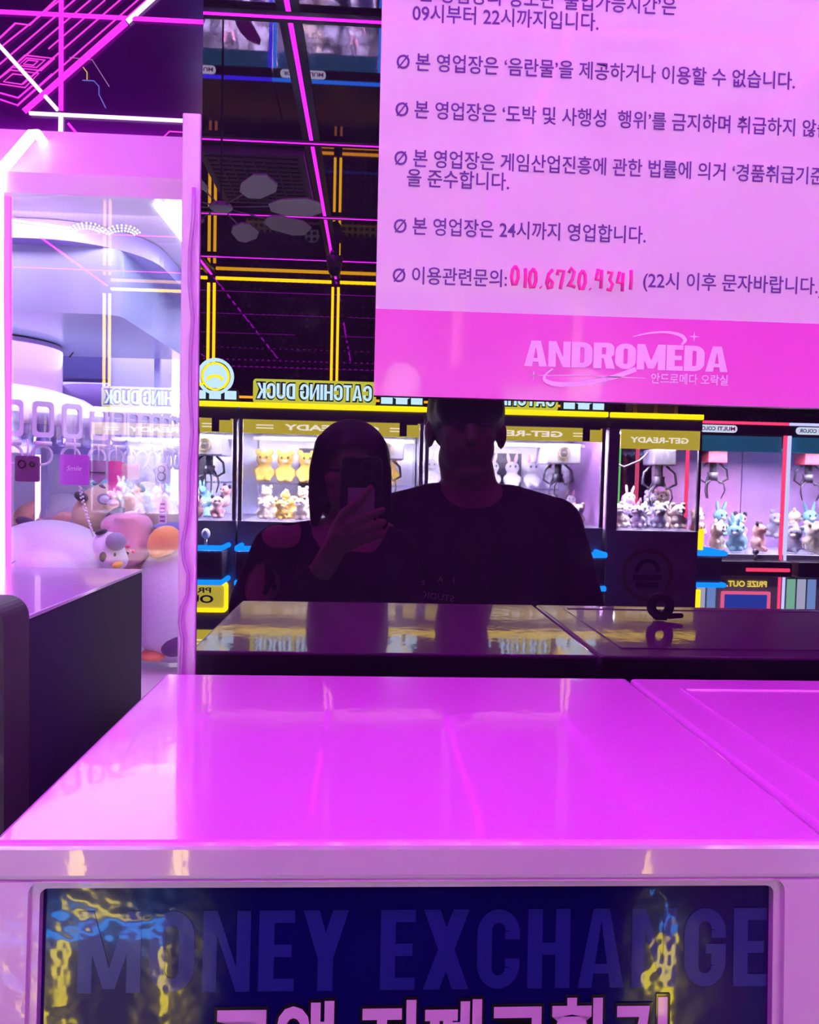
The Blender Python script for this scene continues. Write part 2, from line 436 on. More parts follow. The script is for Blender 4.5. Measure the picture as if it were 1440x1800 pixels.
for i, sc_ in enumerate((1.0, .62, .34)):
    cx, cy = 52, 110
    neon(f'magenta neon circuit outline, {["largest", "middle", "smallest"][i]} of the upper nest', [(cx + sc_ * dx_, cy + sc_ * dy_) for dx_, dy_ in ((-8, -13), (44, -7), (20, 14), (-32, 8))], 2.4, M_tube_dim, closed=True)
for i, sc_ in enumerate((1.0, .6)):
    cx, cy = 30, 140
    neon(f'magenta neon circuit outline, {["larger", "smaller"][i]} of the middle nest', [(cx + sc_ * dx_, cy + sc_ * dy_) for dx_, dy_ in ((-12, -17), (38, -11), (14, 14), (-40, 6))], 2.4, M_tube_dim, closed=True)
neon('wide magenta neon outline below the nested circuits', [(-8, 161), (32, 172), (60, 148)], 2.8, M_tube)
neon('lowest magenta neon outline just above the machine hood', [(-8, 172), (31, 185), (92, 130)], 2.8, M_tube)
neon('slanting magenta neon line under the lower level tube', [(120, 217), (158, 262)], 4, M_tube)
for i, o_ in enumerate((0, 13, 24)):
    neon(f'chevron neon outline above the machine hood, {["outermost", "middle", "innermost"][i]} of three', [(262 + o_, 266 + o_ * .1), (298 + o_ * .8, 231 + o_ * 1.25), (345, 234 + o_ * 1.25)], 2.6, M_tube_dim)
neon('thin drawn golden reflection bent like stairs on the dark wall', [(146, 118), (153, 127), (153, 140)], 1.6, glow('gold_reflection', (1, .62, .25), .8), Y=1.994)  # reflection of the machine row in the glossy wall, drawn as a glowing line
neon('thin drawn blue reflection bent like stairs on the dark wall', [(145, 141), (165, 142), (174, 152), (174, 166), (186, 190)], 1.6, glow('blue_reflection', (.25, .22, 1), .7), Y=1.994)  # blue reflected light of the row, also drawn as a glowing line
neon('thin drawn violet reflection slanting on the dark wall', [(122, 101), (162, 105), (192, 152)], 1.4, glow('violet_reflection', (.7, .25, .75), .6), Y=1.994)  # violet reflection on the gloss, drawn as a glowing line

# ------------------------------------------------------------------ mirror with its white edge, poster, cord
mir = thing('wall_mirror', 'tall dark tinted mirror standing behind the white exchange machines', 'mirror', (0, DM, 0))
MB().b2(-.166, 1.30, 0, .008, 0, 2.6).build('mirror_glass', M_mirror, mir)
MB().b2(-.160, 1.30, .0085, .026, 0, 2.6).build('backing_board', M_black_matte, mir)
MB().b2(-.1835, -.1665, -.004, .030, 0, 1.787, .0015).build('edge_trim', mat('white_edge_trim', (.82, .76, .86), .4, vary=.04), mir)['label'] = 'white upright edge trim'

PY = .742
po = thing('notice_poster', 'large pink house-rules poster in Korean fixed to the dark mirror', 'poster', (0, PY, 0))
pl = at(660, 560, PY).x; pb = at(1050, 706, PY).z; pband = at(1050, 556, PY).z; pr = pl + .487
M_paper = mat('poster_paper', (.76, .80, .76), .30, coat=.25, vary=.015, bscale=4)
M_band = mat('poster_magenta_ink', (.82, .10, .62), .28, coat=.3, vary=.04, bscale=4)
MB().b2(pl, pr, 0, .0065, pband, pb + .70).build('sheet', M_paper, po)
MB().b2(pl, pr, -.0002, .0065, pb, pband).build('footer_band', M_band, po)['label'] = 'magenta footer band'
M_ink = mat('purple_ink', (.105, .035, .27), .5, vary=.1)
ink = MB()
EM = None
lines = [
    ('Ø 본 영업장의 청소년 ‘출입가능시간’은', None, 702, 1188, 1, 22),
    ('09시부터 22시까지입니다.', None, 725, 1052, 36, 52),
    ('Ø 본 영업장은 ‘음란물’을 제공하거나 이용할 수 없습니다.', None, 697, 1397, 121, 155),
    ('Ø 본 영업장은 ‘도박 및 사행성  행위’를 금지하며 취급하지 않습니다.', 'Ø 본 영업장은 ‘도박 및 사행성  행위’를 금지하며 취급하지', 695, 1397, 205, 236),
    ('Ø 본 영업장은 게임산업진흥에 관한 법률에 의거 ‘경품취급기준’', 'Ø 본 영업장은 게임산업진흥에 관한 법률에 의거 ‘경품취급기', 693, 1420, 292, 319),
    ('을 준수합니다.', None, 715, 895, 326, 332),
    ('Ø 본 영업장은 24시까지 영업합니다.', None, 692, 1135, 411, 424),
    ('Ø 이용관련문의:', None, 690, 891, 497, 501),
    ('(22시 이후 문자바랍니다.)', '(22시 이후 문자바랍니다.', 1130, 1437, 507, 513),
]
for body, ref, x0, x1, yb0, yb1 in lines:
    a, b = at(x0, yb0, PY), at(x1, yb1, PY)
    zb = (a.z + b.z) / 2
    ink.text(body, front(a.x, -.0005, zb), bold=.012, width=b.x - a.x, ref=ref or body, size=.0182)
ink.build('lettering', M_ink, po)['label'] = 'purple Korean lettering'
a, b = at(898, 507, PY), at(1115, 507, PY)
handwrite(MB(), '010.6720.4341', a.x, b.x, at(1000, 508, PY).z, at(1000, 474, PY).z, -.0003, .0017).build('handwriting', mat('pink_marker', (.92, .05, .42), .5, vary=.1), po)['label'] = 'pink handwritten number'
# logo on the footer
lg = MB(); ly = -.0007
a, b = at(921, 645, PY), at(1279, 645, PY); zt = at(1100, 604, PY).z; zb = at(1100, 649, PY).z
block_word(lg, 'ANDROMEDA', a.x, b.x, zb, zt, ly, st=.25, gap=.03)
a2, b2_ = at(1144, 672, PY), at(1279, 672, PY)
lg.text('안드로메다 오락실', front(a2.x, ly, at(1200, 676, PY).z), bold=.02, width=b2_.x - a2.x, height=at(1200, 657, PY).z - at(1200, 676, PY).z)
def ribbon(pts, ws):
    n0 = len(pts); q_ = []; w2 = []
    for i in range(n0 - 1):
        p = [pts[max(i - 1, 0)], pts[i], pts[i + 1], pts[min(i + 2, n0 - 1)]]
        for j in range(6):
            t_ = j / 6
            q_.append(tuple(.5 * (2 * p[1][c] + (p[2][c] - p[0][c]) * t_ + (2 * p[0][c] - 5 * p[1][c] + 4 * p[2][c] - p[3][c]) * t_ ** 2 + (3 * p[1][c] - p[0][c] - 3 * p[2][c] + p[3][c]) * t_ ** 3) for c in (0, 1)))
            w2.append(ws[i] * (1 - t_) + ws[i + 1] * t_)
    pts, ws = q_ + [pts[-1]], w2 + [ws[-1]]
    P = [at(x, y, PY) for x, y in pts]; n = len(P); k = PY / F; L_, R_ = [], []
    for i in range(n):
        d = (P[min(i + 1, n - 1)] - P[max(i - 1, 0)]).normalized(); nn = Vector((-d.z, 0, d.x)) * ws[i] * k / 2
        L_.append(lg.bm.verts.new((P[i].x + nn.x, ly, P[i].z + nn.z))); R_.append(lg.bm.verts.new((P[i].x - nn.x, ly, P[i].z - nn.z)))
    for i in range(n - 1): lg.bm.faces.new((L_[i], R_[i], R_[i + 1], L_[i + 1]))
ribbon([(1112, 592), (1140, 586), (1170, 584), (1195, 589), (1204, 598), (1198, 606)], [1, 3, 4, 6, 7, 3])
ribbon([(972, 648), (958, 660), (960, 670), (985, 676), (1030, 673), (1075, 664), (1118, 649)], [2, 4, 7, 9, 8, 8, 9])
ribbon([(935, 660), (1000, 660), (1060, 662), (1135, 665)], [1, 2, 2, 1])
for cx, cy, rr in ((1220, 592, 10), (938, 660, 9)):
    c0 = at(cx, cy, PY); k = PY / F
    pp = [(rr * (1 if j % 2 == 0 else .22) * k * math.cos(PI / 4 * j), rr * (1 if j % 2 == 0 else .22) * k * math.sin(PI / 4 * j)) for j in range(8)]
    vv = [lg.bm.verts.new((c0.x + x, ly, c0.z + z)) for x, z in pp]; lg.bm.faces.new(vv)
lg.build('logo', mat('pale_pink_ink', (.95, .84, .94), .5, vary=.03), po)['label'] = 'pale pink logo'

cordp = [(341, 330), (340, 380), (334, 440), (333, 500), (339, 560), (335, 620), (334, 690), (338, 760), (333, 820), (331, 880), (327, 925), (321, 955), (323, 985), (331, 1010), (329, 1045), (319, 1070), (316, 1095), (321, 1125), (319, 1160), (316, 1215), (316, 1240)]
tag(MB().tube([at(x, y, .738) for x, y in cordp], .0018, 8).build('power_cord', mat('lilac_cord', (.52, .34, .60), .5, vary=.05)), 'thin wavy power cord hanging down the white mirror edge', 'cord')

# ------------------------------------------------------------------ exchange machines in front of the mirror
TZ, YF, YB = 1.266, .379, .705
def rrect(x0, x1, z0, z1, r, n=5):
    out = []
    for cx, cz, a0 in ((x1 - r, z1 - r, 0), (x0 + r, z1 - r, PI / 2), (x0 + r, z0 + r, PI), (x1 - r, z0 + r, 1.5 * PI)):
        for i in range(n + 1):
            a = a0 + PI / 2 * i / n; out.append((cx + r * math.cos(a), cz + r * math.sin(a)))
    return out
def frame_mesh(mb, outer, inner, M, depth):
    n = len(outer)
    O = [mb.bm.verts.new(M @ Vector((x, y, 0))) for x, y in outer]; I = [mb.bm.verts.new(M @ Vector((x, y, 0))) for x, y in inner]
    O2 = [mb.bm.verts.new(M @ Vector((x, y, -depth))) for x, y in outer]; I2 = [mb.bm.verts.new(M @ Vector((x, y, -depth))) for x, y in inner]
    for i in range(n):
        j = (i + 1) % n
        mb.bm.faces.new((O[i], O[j], I[j], I[i])); mb.bm.faces.new((O2[j], O2[i], I2[i], I2[j]))
        mb.bm.faces.new((O[j], O[i], O2[i], O2[j])); mb.bm.faces.new((I[i], I[j], I2[j], I2[i]))
    return mb
def lean(mb):
    for v in mb.bm.verts: v.co.y += min(0, v.co.z - 1.2462) * .061
    return mb
ex = thing('money_exchange_machine', 'white money exchange machine with a navy lettered front panel', 'change machine')
XL, XR = -.184, .2445
MB().b2(XL, XR, YF + .012, YB, .0, TZ - .012, .004).build('body', M_white_gloss, ex)
MB().b2(XL, XR, YF, YB, TZ - .020, TZ, .0035, 3).build('top_panel', M_white_gloss, ex)
px0, px1, pz1 = -.1645, .2190, 1.2462
lean(frame_mesh(MB(), rrect(XL, XR, .62, TZ - .020, .004), rrect(px0, px1, .70, pz1, .006), front(0, YF, 0), .050)).build('front_frame', M_white_front, ex)
lean(frame_mesh(MB(), rrect(px0 + .0, px1 - .0, .70, pz1, .006), rrect(px0 + .0045, px1 - .0045, .7045, pz1 - .0045, .004), front(0, YF + .003, 0), .008)).build('inner_bezel', M_white_front, ex)
M_navy = mat('navy_laminate', (.004, .002, .10), .14, coat=.8, bump=.30, bscale=26)
pn = lean(MB().b2(px0, px1, YF + .0075, YF + .0115, .70, pz1)).build('front_panel', M_navy, ex)
M_blue2 = mat('dull_blue_ink', (.020, .024, .23), .2, coat=.8, bump=.30, bscale=26)
tm = MB(); ty = YF + .0072
def fit(mb, body, x0, x1, z0, z1, y, bold, **k): mb.text(body, front(x0, y, z0), bold=bold, width=x1 - x0, height=z1 - z0, **k)
Z1 = at(700, 1597, ty).z; Z0 = at(700, 1732, ty).z
block_word(tm, 'MONEY', at(140, 1700, ty).x, at(612, 1700, ty).x, Z0, Z1, ty, st=.215, gap=.115)
block_word(tm, 'EXCHANGE', at(668, 1700, ty).x, px1 - .0055, Z0, Z1, ty, st=.215, gap=.115)
lean(tm).build('background_lettering', M_blue2, ex)
kx0, kx1 = at(374, 1800, ty).x, at(1166, 1800, ty).x; kz1 = at(770, 1748, ty).z
ko = MB(); fit(ko, '고액 지폐교환기', kx0 - .0015, kx1 + .0015, kz1 - .0445, kz1 + .002, ty - .0003, .062)
lean(ko).build('lettering_outline', mat('black_ink', (.006, .004, .01), .3, coat=.5), ex)
ko = MB(); fit(ko, '고액 지폐교환기', kx0, kx1, kz1 - .043, kz1 + .0005, ty - .0006, .030)
lean(ko).build('lettering', mat('pink_white_ink', (.85, .62, .82), .3, coat=.5, vary=.02), ex)['label'] = 'pale pink Korean lettering'

ex2 = thing('money_exchange_machine', 'white exchange machine with a grooved top, right of the lettered one', 'change machine')
X2L, X2R = .2475, .690
MB().b2(X2L, X2R, YF + .012, YB, .0, TZ - .012, .004).build('body', M_white_gloss, ex2)
MB().b2(X2L, X2R, YF, YB, TZ - .020, TZ, .0035, 3).build('top_panel', M_white_gloss, ex2)
ins = .034
tp = MB()
frame_mesh(tp, [(X2L + ins, YF + .03), (X2R - ins, YF + .03), (X2R - ins, YB - .036), (X2L + ins, YB - .036)], [(X2L + ins + .0035, YF + .0335), (X2R - ins - .0035, YF + .0335), (X2R - ins - .0035, YB - .0395), (X2L + ins + .0035, YB - .0395)], Matrix.Translation((0, 0, TZ + .0012)), .0012)
tp.build('top_bead', M_white_gloss, ex2)
MB().b2(X2L, X2R, YF, YF + .012, .62, TZ - .02, .002).build('front_frame', M_white_front, ex2)
MB().b2(X2L + .03, X2R - .03, YF - .001, YF + .001, .75, TZ - .06).build('front_panel', M_navy, ex2)

rg = thing('ring_holder', 'small black ring-shaped holder standing on the grooved white machine top', 'ring holder', (.392, .494, TZ + .0012))
MB().torus((0, 0, .0185), .0125, .0062, 'Y', 28, 10).build('ring', M_black, rg)
MB().b2(-.008, .008, -.006, .006, 0, .004, .001).build('foot', M_black, rg)
MB().capsule((.012, 0, .005), (.028, .001, .006), .004, .0035).build('knob', M_black, rg)

cab = thing('arcade_cabinet', 'low black cabinet with a lavender-lit top left of the exchange machine', 'cabinet')
MB().b2(-.78, -.27, .602, .928, 0, 1.330, .002).build('body', mat('black_cabinet_side', (.024, .010, .055), .62, spec=.2, vary=.12, bscale=15), cab)
MB().b2(-.78, -.2695, .602, .9285, 1.330, 1.3335, .001).build('top_sheet', mat('cabinet_top_lit_tone', (.46, .40, .56), .25, coat=.4, vary=.05), cab)  # lavender light reflected on the black top is put into this sheet's colour
bz = MB().prism(rrect(-.80, -.2605, .02, 1.353, .016, 8), front(0, .560, 0), .041)
bz.build('front_bezel', mat('black_bezel', (.026, .010, .036), .5, vary=.12), cab)
MB().cyl((-.296, .652, 1.3335), (-.296, .652, 1.3345), .0022, n=12).build('screw', M_black, cab)

# ------------------------------------------------------------------ prize carousel machine beyond the mirror edge
pm = thing('prize_claw_machine', 'white prize machine glowing pink, full of big plush toys, beyond the mirror edge', 'claw machine')
FY, BY, PL, PR = .972, 1.70, -1.06, -.165
GZ0, GZ1 = 1.150, 1.783
M_pw = mat('pink_lit_white', (.84, .80, .86), .35, coat=.3, vary=.03, bscale=5)
MB().b2(PL, PR, FY, BY, 0, GZ0, .004).build('base', M_pw, pm)
MB().b2(PL, PR, BY - .02, BY, GZ0, GZ1).build('back_panel', mat('lavender_back', (.66, .60, .86), .35, vary=.04, bscale=4), pm)
MB().b2(PL, PL + .015, FY + .01, BY - .02, GZ0, GZ1).build('side_panel', M_pw, pm)
MB().b2(PR - .012, PR, FY + .01, BY - .02, GZ0, GZ1).build('side_panel', M_pw, pm)
hd = MB()
zt_ = 1.884; yt_ = 1.03
prof = [(FY - .004, GZ1), (FY - .004, 1.808), (FY + .010, 1.812), (yt_, zt_), (BY, zt_), (BY, GZ1)]
L_ = [hd.bm.verts.new((PL, y, z)) for y, z in prof]; R_ = [hd.bm.verts.new((PR, y, z)) for y, z in prof]
for i in range(len(prof)):
    j = (i + 1) % len(prof); hd.bm.faces.new((L_[i], R_[i], R_[j], L_[j]))
hd.bm.faces.new(L_[::-1]); hd.bm.faces.new(R_)
hd.build('hood', M_pw, pm, recalc=True)
M_pglass = glass('front_glass', .045, (.97, .96, 1.0))
MB().b2(PL + .01, PR - .004, FY, FY + .004, GZ0, GZ1).build('front_glass', M_pglass, pm)
# neon tube bent round the hood and down the front
tb = [at(78, 252, 1.02), at(66, 236, 1.0), at(56, 236, .985), at(0, 302, .966), at(-2, 330, .964), at(-1, 500, .964), at(1, 700, .964), at(2, 1010, .964)]
MB().tube(tb, [.0055, .0060, .0062, .0065, .0055, .0045, .0045, .0045], 12).build('neon_tube', M_tube_white, pm)['label'] = 'white glowing neon tube'
tb2 = [at(14, 340, .985), at(14, 600, .985), at(13, 1010, .985)]
MB().tube(tb2, .0042, 10).build('neon_tube', glow('magenta_glow_band', (1, .02, .85), 2.2), pm)['label'] = 'painted magenta glow band behind the glass'  # glowing shape stands in for the magenta glow beside the white tube
# LED bars under the hood
for i in range(4):
    x = -.2715 + i * .0125
    MB().b2(x - .0042, x + .0042, FY + .012, 1.42, GZ1 - .006, GZ1 - .002, .001).build('led_bar', glow('white_led_bar', (.9, .95, 1.0), 6.0), pm)
dots = MB()
for i in range(17):
    for k in range(2):
        p = at(14 + i * 6.8 + k * 3, 386 + i * .9 + k * 7, 1.03); dots.ball(p, (.0026, .0016, .0016), u=8, v=6)
pts_ = []
for a0, cx, cy, rx in ((0, 152, 412, 34), (0, 214, 416, 34)):
    for i in range(11):
        a = PI * (.12 + .76 * i / 10)
        for k in range(3):
            p = at(cx + (rx - k * 5) * math.cos(a), cy - (20 - k * 5) * math.sin(a), 1.03); dots.ball(p, .0013, u=6, v=5)
dots.build('led_reflection_dots', glow('led_reflection_glow', (.92, .98, 1.0), 2.2), pm)  # glowing dots stand in for LED reflections in chrome
MB().b2(-.192, -.180, FY + .014, FY + .024, GZ0 + .01, GZ1 - .02, .002).build('hidden_fill_strip', glow('added_fill_glow', (1.0, .84, 1.0), 5.0), pm)  # added fill light, hidden behind the mirror edge, brightens the white duck
# gantry housing hanging under the hood
def rounded_slab(x0, x1, y0, y1, r):
    return rrect(x0, x1, y0, y1, r, 10)
gh = thing_parts = MB().prism(rounded_slab(-.98, -.352, 1.09, 1.50, .022), Matrix.Translation((0, 0, GZ1 - .010)), .108)
gh.build('gantry_housing', mat('pale_blue_housing', (.40, .47, .74), .3, coat=.3, vary=.03), pm)
MB().prism(rounded_slab(-1.0, -.318, 1.06, 1.56, .13), Matrix.Translation((0, 0, GZ1 - .001)), .026).build('gantry_rim', mat('violet_rim', (.42, .36, .80), .3, coat=.3), pm)
MB().b2(-.31, -.18, 1.30, 1.40, 1.70, GZ1 - .002, .004).build('gantry_rail', mat('blue_rail', (.40, .48, .86), .3, coat=.3), pm)
# tubes and posts inside
MB().cyl((-.392, 1.56, GZ0), (-.392, 1.56, 1.727), .0075, n=12).build('neon_tube', M_tube_white, pm)['label'] = 'white upright neon tube at the back'
MB().b2(-.432, -.420, 1.55, 1.562, GZ0, 1.73, .002).build('post', mat('lilac_post', (.44, .44, .84), .3), pm)
MB().cyl((-.575, 1.36, GZ0), (-.575, 1.36, 1.475), .0045, n=10).build('neon_tube', M_tube_hot, pm)['label'] = 'pink-white neon tube among the plush'
MB().b2(-.568, -.556, 1.353, 1.366, GZ0, 1.49, .002).build('post', MATS['lilac_post'], pm)
# small mirror insets on the back wall and camera bracket
MB().b2(-.68, -.56, 1.672, 1.679, 1.50, 1.75).build('inner_mirror', dark_mirror('violet_mirror', (.45, .40, .62), .02, (.05, .03, .10)), pm)
br = [at(146, 590, 1.45), at(152, 592, 1.45), at(135, 612, 1.45), at(122, 628, 1.45)]
MB().tube(br, .0012, 6).ball(at(143, 588, 1.45), (.010, .005, .004)).build('camera_bracket', M_black, pm)
area('carousel_lamp', (-.50, 1.30, 1.655), (0, 0, 0), .5, .4, PINK_W, (.80, .82, 1.0), pm)
area('added_back_fill', (-.50, 1.60, 1.76), (math.radians(45), 0, 0), .7, .03, PINK_W * .55, (.72, .76, 1.0), pm)  # added fill to brighten the back panel behind the housing
area('carousel_front_lamp', (-.46, 1.02, 1.776), (math.radians(28), 0, 0), .5, .02, PINK_W * .35, (1.0, .80, .98), pm)

# the prize carousel itself: column, dome, clear rim
CX, CY, CR, CRZ = -.66, 1.335, .31, 1.512
ca = thing('prize_carousel', 'round carousel with a pink column, white dome and clear rim inside the glowing machine', 'carousel', (CX, CY, 0))
MB().cyl((0, .02, CRZ + .05), (0, .02, 1.662), .120, n=48).build('column', mat('pink_column', (.62, .36, .76), .3, coat=.4, vary=.05, bscale=5), ca)
MB().lathe([(.0, .080), (.06, .079), (.12, .068), (.165, .054), (.20, .032), (.222, .010), (.215, .0), (0, 0)], (0, 0, CRZ + .004), 56).build('dome', mat('white_dome', (.90, .86, .88), .3, coat=.4, vary=.02), ca)
MB().ball((.04, -.11, CRZ + .078), (.018, .018, .018)).build('lamp', glow('dome_lamp', (1, .95, 1), 2.0), ca)
M_clear = glass('clear_lilac_plastic', .16, (.84, .80, .98), .08)
rim = MB()
frame_mesh(rim, [((CR + .012) * math.cos(2 * PI * i / 64), (CR + .012) * math.sin(2 * PI * i / 64)) for i in range(64)], [((CR - .05) * math.cos(2 * PI * i / 64), (CR - .05) * math.sin(2 * PI * i / 64)) for i in range(64)], Matrix.Translation((0, 0, CRZ)), .030)
rim.build('rim', M_clear, ca)
MB().cyl((0, 0, GZ0), (0, 0, CRZ - .03), .03, n=20).build('stem', mat('violet_stem', (.45, .40, .80), .3), ca)

# clips round the rim, each a thing; cards hang on some of them
M_clip = glass('clear_clip_plastic', .30, (.86, .84, 1.0), .06)
M_clip2 = mat('frosted_clip_edge', (.72, .70, .90), .2, coat=.5)
clip = thing('prize_clip', 'x', 'clip', (0, 0, 0), 0, 'clear clips on the carousel rim')
MB().b2(-.009, .009, -.006, .010, -.022, .012, .003).build('jaw', M_clip, clip)
frame_mesh(MB(), rrect(-.010, .010, -.014, .022, .004, 3), rrect(-.0065, .0065, -.009, .017, .003, 3), front(0, -.009, 0), .0035).build('bail', M_clip2, clip)
MB().cyl((-.008, -.008, -.020), (.008, -.008, -.020), .0022, n=8).build('pin', M_clip2, clip)
MB().torus((0, -.004, -.032), .0095, .0016, 'Y', 16, 6).build('hook', M_clip2, clip)
clips = []
def ang_for(px):
    lo, hi = -100.0, -2.0
    for _ in range(40):
        m_ = (lo + hi) / 2; a_ = math.radians(m_); X_, Y_ = CX + (CR + .018) * math.cos(a_), CY + (CR + .018) * math.sin(a_)
        if VPX + X_ / Y_ * F < px: lo = m_
        else: hi = m_
    return lo
angs = [ang_for(p_) for p_ in (36, 86, 133, 177, 208, 232, 252, 270, 286, 299, 309)] + [14, 30]
first = True
for i, d in enumerate(angs):
    a = math.radians(d)
    p = Vector((CX + (CR + .018) * math.cos(a), CY + (CR + .018) * math.sin(a), CRZ))
    lab = f'clear plastic clip on the carousel rim, {ordn[i]} counting from the neon tube edge'
    if first: c = clip; clip.scale = (1.35,) * 3; c.location = p; c.rotation_euler = (0, 0, a + PI / 2); c['label'] = lab; first = False
    else: c = dup(clip, p, (0, 0, a + PI / 2), lab)
    clips.append((p, a))

def hang(name, label, cat, cxpx, cypx, wpx, hpx, Y, col, kind='card', m2=None, text=None):
    p = at(cxpx, cypx, Y); k = Y / F; w_, h_ = wpx * k, hpx * k
    t = thing(name, label, cat, p, random.uniform(-.1, .1), 'prizes hanging from the carousel')
    mm = mat(name + '_' + label[:10].replace(' ', '_'), col, .3, coat=.4, vary=.05, bscale=40)
    if kind == 'card':
        MB().prism(rrect(-w_ / 2, w_ / 2, -h_ / 2, h_ / 2, .003, 3), front(0, -.001, 0), .003).build('card', mm, t)
    elif kind == 'shield':
        MB().prism([(-w_ / 2, h_ / 2), (-w_ / 2, -h_ * .2), (0, -h_ / 2), (w_ / 2, -h_ * .2), (w_ / 2, h_ / 2)][::1], front(0, -.001, 0), .004).build('card', mm, t)
    elif kind == 'oval':
        MB().ball((0, 0, 0), (w_ / 2, .004, h_ / 2)).build('badge', mm, t)
    MB().tube([(0, 0, h_ / 2 - .002), (.001, 0, h_ / 2 + .012), (0, 0, h_ / 2 + .022)], .0012, 6).build('loop', M_clip2, t)
    return t, w_, h_
t, w_, h_ = hang('prize_card', 'square purple prize card with white script, largest hanging under the clips', 'card', 131, 826, 50, 52, 1.045, (.46, .09, .62))
MB().text('Smile', front(-w_ * .26, -.0015, -.001), bold=.0, width=w_ * .52, height=h_ * .16, shear=.3).build('lettering', mat('white_script', (.85, .8, .9), .4), t)
t, w_, h_ = hang('prize_pouch', 'grey mesh pouch with a pointed end hanging beside the purple card', 'pouch', 172, 830, 28, 40, 1.06, (.40, .26, .40), 'shield')
MB().b2(-w_ / 2, w_ / 2, -.0022, -.001, -.0015, .0005).build('seam', M_dkgrey, t)
t, w_, h_ = hang('prize_tag', 'long hot pink tag hanging between two cards', 'tag', 203, 842, 24, 62, 1.10, (.92, .12, .42))
t, w_, h_ = hang('prize_card', 'beige prize card hanging from the carousel right of the pink tag', 'card', 230, 829, 30, 27, 1.08, (.72, .56, .46))
t, w_, h_ = hang('prize_badge', 'oval silver badge with engraved rings hanging near the upright tube', 'badge', 285, 832, 22, 36, 1.16, (.55, .50, .72), 'oval')
MB().torus((0, -.0042, .006), .005, .0007, 'Y', 16, 5).torus((0, -.0042, -.005), .006, .0007, 'Y', 16, 5).build('engraving', M_dkgrey, t)
t, w_, h_ = hang('prize_tag', 'narrow pale tag with dark print hanging below the oval badge', 'tag', 286, 900, 12, 42, 1.12, (.72, .62, .80))
for k_ in range(5): MB().b2(-.0035, .0035, -.0016, -.0010, -.014 + k_ * .006, -.0115 + k_ * .006).build('print', mat('magenta_print', (.35, .05, .35), .4), t)
t, w_, h_ = hang('key_case', 'dark see-through key case hanging closest to the neon tube edge', 'case', 48, 824, 42, 44, 1.05, (.20, .10, .20))
MB().torus((-.006, -.003, .006), .005, .001, 'Y', 14, 6).torus((.008, -.003, .006), .003, .001, 'Y', 12, 6).build('ring', M_black, t)
bc = [at(x, y, 1.08) for x, y in ((138, 850), (142, 875), (150, 905), (158, 925), (164, 942), (160, 928), (153, 905), (147, 880), (140, 852))]
bt = MB()
for a_, b_ in zip(bc, bc[1:]):
    for q in range(4):
        v = a_.lerp(b_, q / 4); bt.ball(v + Vector(((q % 2) * .0004, 0, 0)), .0017, u=8, v=6)
tag(bt.build('bead_chain', mat('pearl_beads', (.85, .82, .9), .2, coat=.6)), 'white bead chain dangling from the purple card over the plush', 'chain')

# ------------------------------------------------------------------ plush toys inside the carousel machine
def fur(name, col): return mat('fur_' + name, col, .85, bump=.35, bscale=220, sheen=.3, vary=.05)
F_white = fur('white', (.78, .78, .90)); F_beige = fur('beige', (.80, .62, .42)); F_pink = fur('pink', (.90, .42, .60))
F_cream = fur('cream', (.86, .76, .58)); F_orange = fur('orange', (.95, .42, .16)); F_dark = fur('charcoal', (.06, .05, .08))
F_grey = fur('grey', (.32, .32, .44)); F_navy = fur('navy', (.10, .10, .42)); F_peach = fur('peach', (.90, .52, .45))
F_lilac = fur('lilac', (.66, .58, .84)); F_teal = fur('teal', (.25, .62, .76)); F_plum = fur('plum', (.16, .07, .22)); F_yellow = fur('yellow', (.95, .62, .10))
M_eye = mat('plush_eye', (.01, .01, .015), .1, coat=1.0)
def P(px, py, Y): return at(px, py, Y)
def R(px, Y): return px * Y / F
def plush(label, pieces, name='plush_toy', cat='plush toy', group='plush toys in the carousel machine', vox=.005):
    t = thing(name, label, cat, (0, 0, 0), 0, group)
    for nm, m, balls, fz in pieces:
        mb = MB()
        for b in balls:
            px, py, Y, rx, ry, rz = b[:6]
            mb.ball(P(px, py, Y), (R(rx, Y), ry, R(rz, Y)), (0, math.radians(b[6]) if len(b) > 6 else 0, 0), 24, 16)
        o = mb.fuse(nm, m, t, vox, 5) if fz else mb.build(nm, m, t)
    return t
plush('big white plush animal lying on its belly behind the black cabinet', [
    ('body', F_white, [(85, 1010, 1.16, 118, .10, 95), (20, 990, 1.12, 70, .07, 60), (75, 1020, 1.07, 62, .05, 48), (150, 1000, 1.13, 45, .06, 55)], True),
    ('paw_pad', F_grey, [(30, 992, 1.055, 9, .006, 7)], False)])
plush('beige plush dog with dark ears and pale eye rings on top of the heap', [
    ('head', F_beige, [(188, 892, 1.30, 52, .055, 42, -20), (160, 905, 1.28, 30, .04, 32), (215, 905, 1.32, 40, .05, 34)], True),
    ('ear', F_dark, [(143, 873, 1.25, 12, .014, 8, 35)], False), ('ear', F_dark, [(203, 906, 1.245, 11, .015, 20, 50)], False),
    ('eye_ring', F_grey, [(183, 877, 1.242, 12, .008, 10)], False), ('eye', F_white, [(184, 878, 1.235, 8, .006, 7)], False),
    ('muzzle', F_lilac, [(199, 884, 1.24, 9, .012, 6)], False), ('collar', F_plum, [(196, 862, 1.285, 22, .02, 5, 25)], False)])
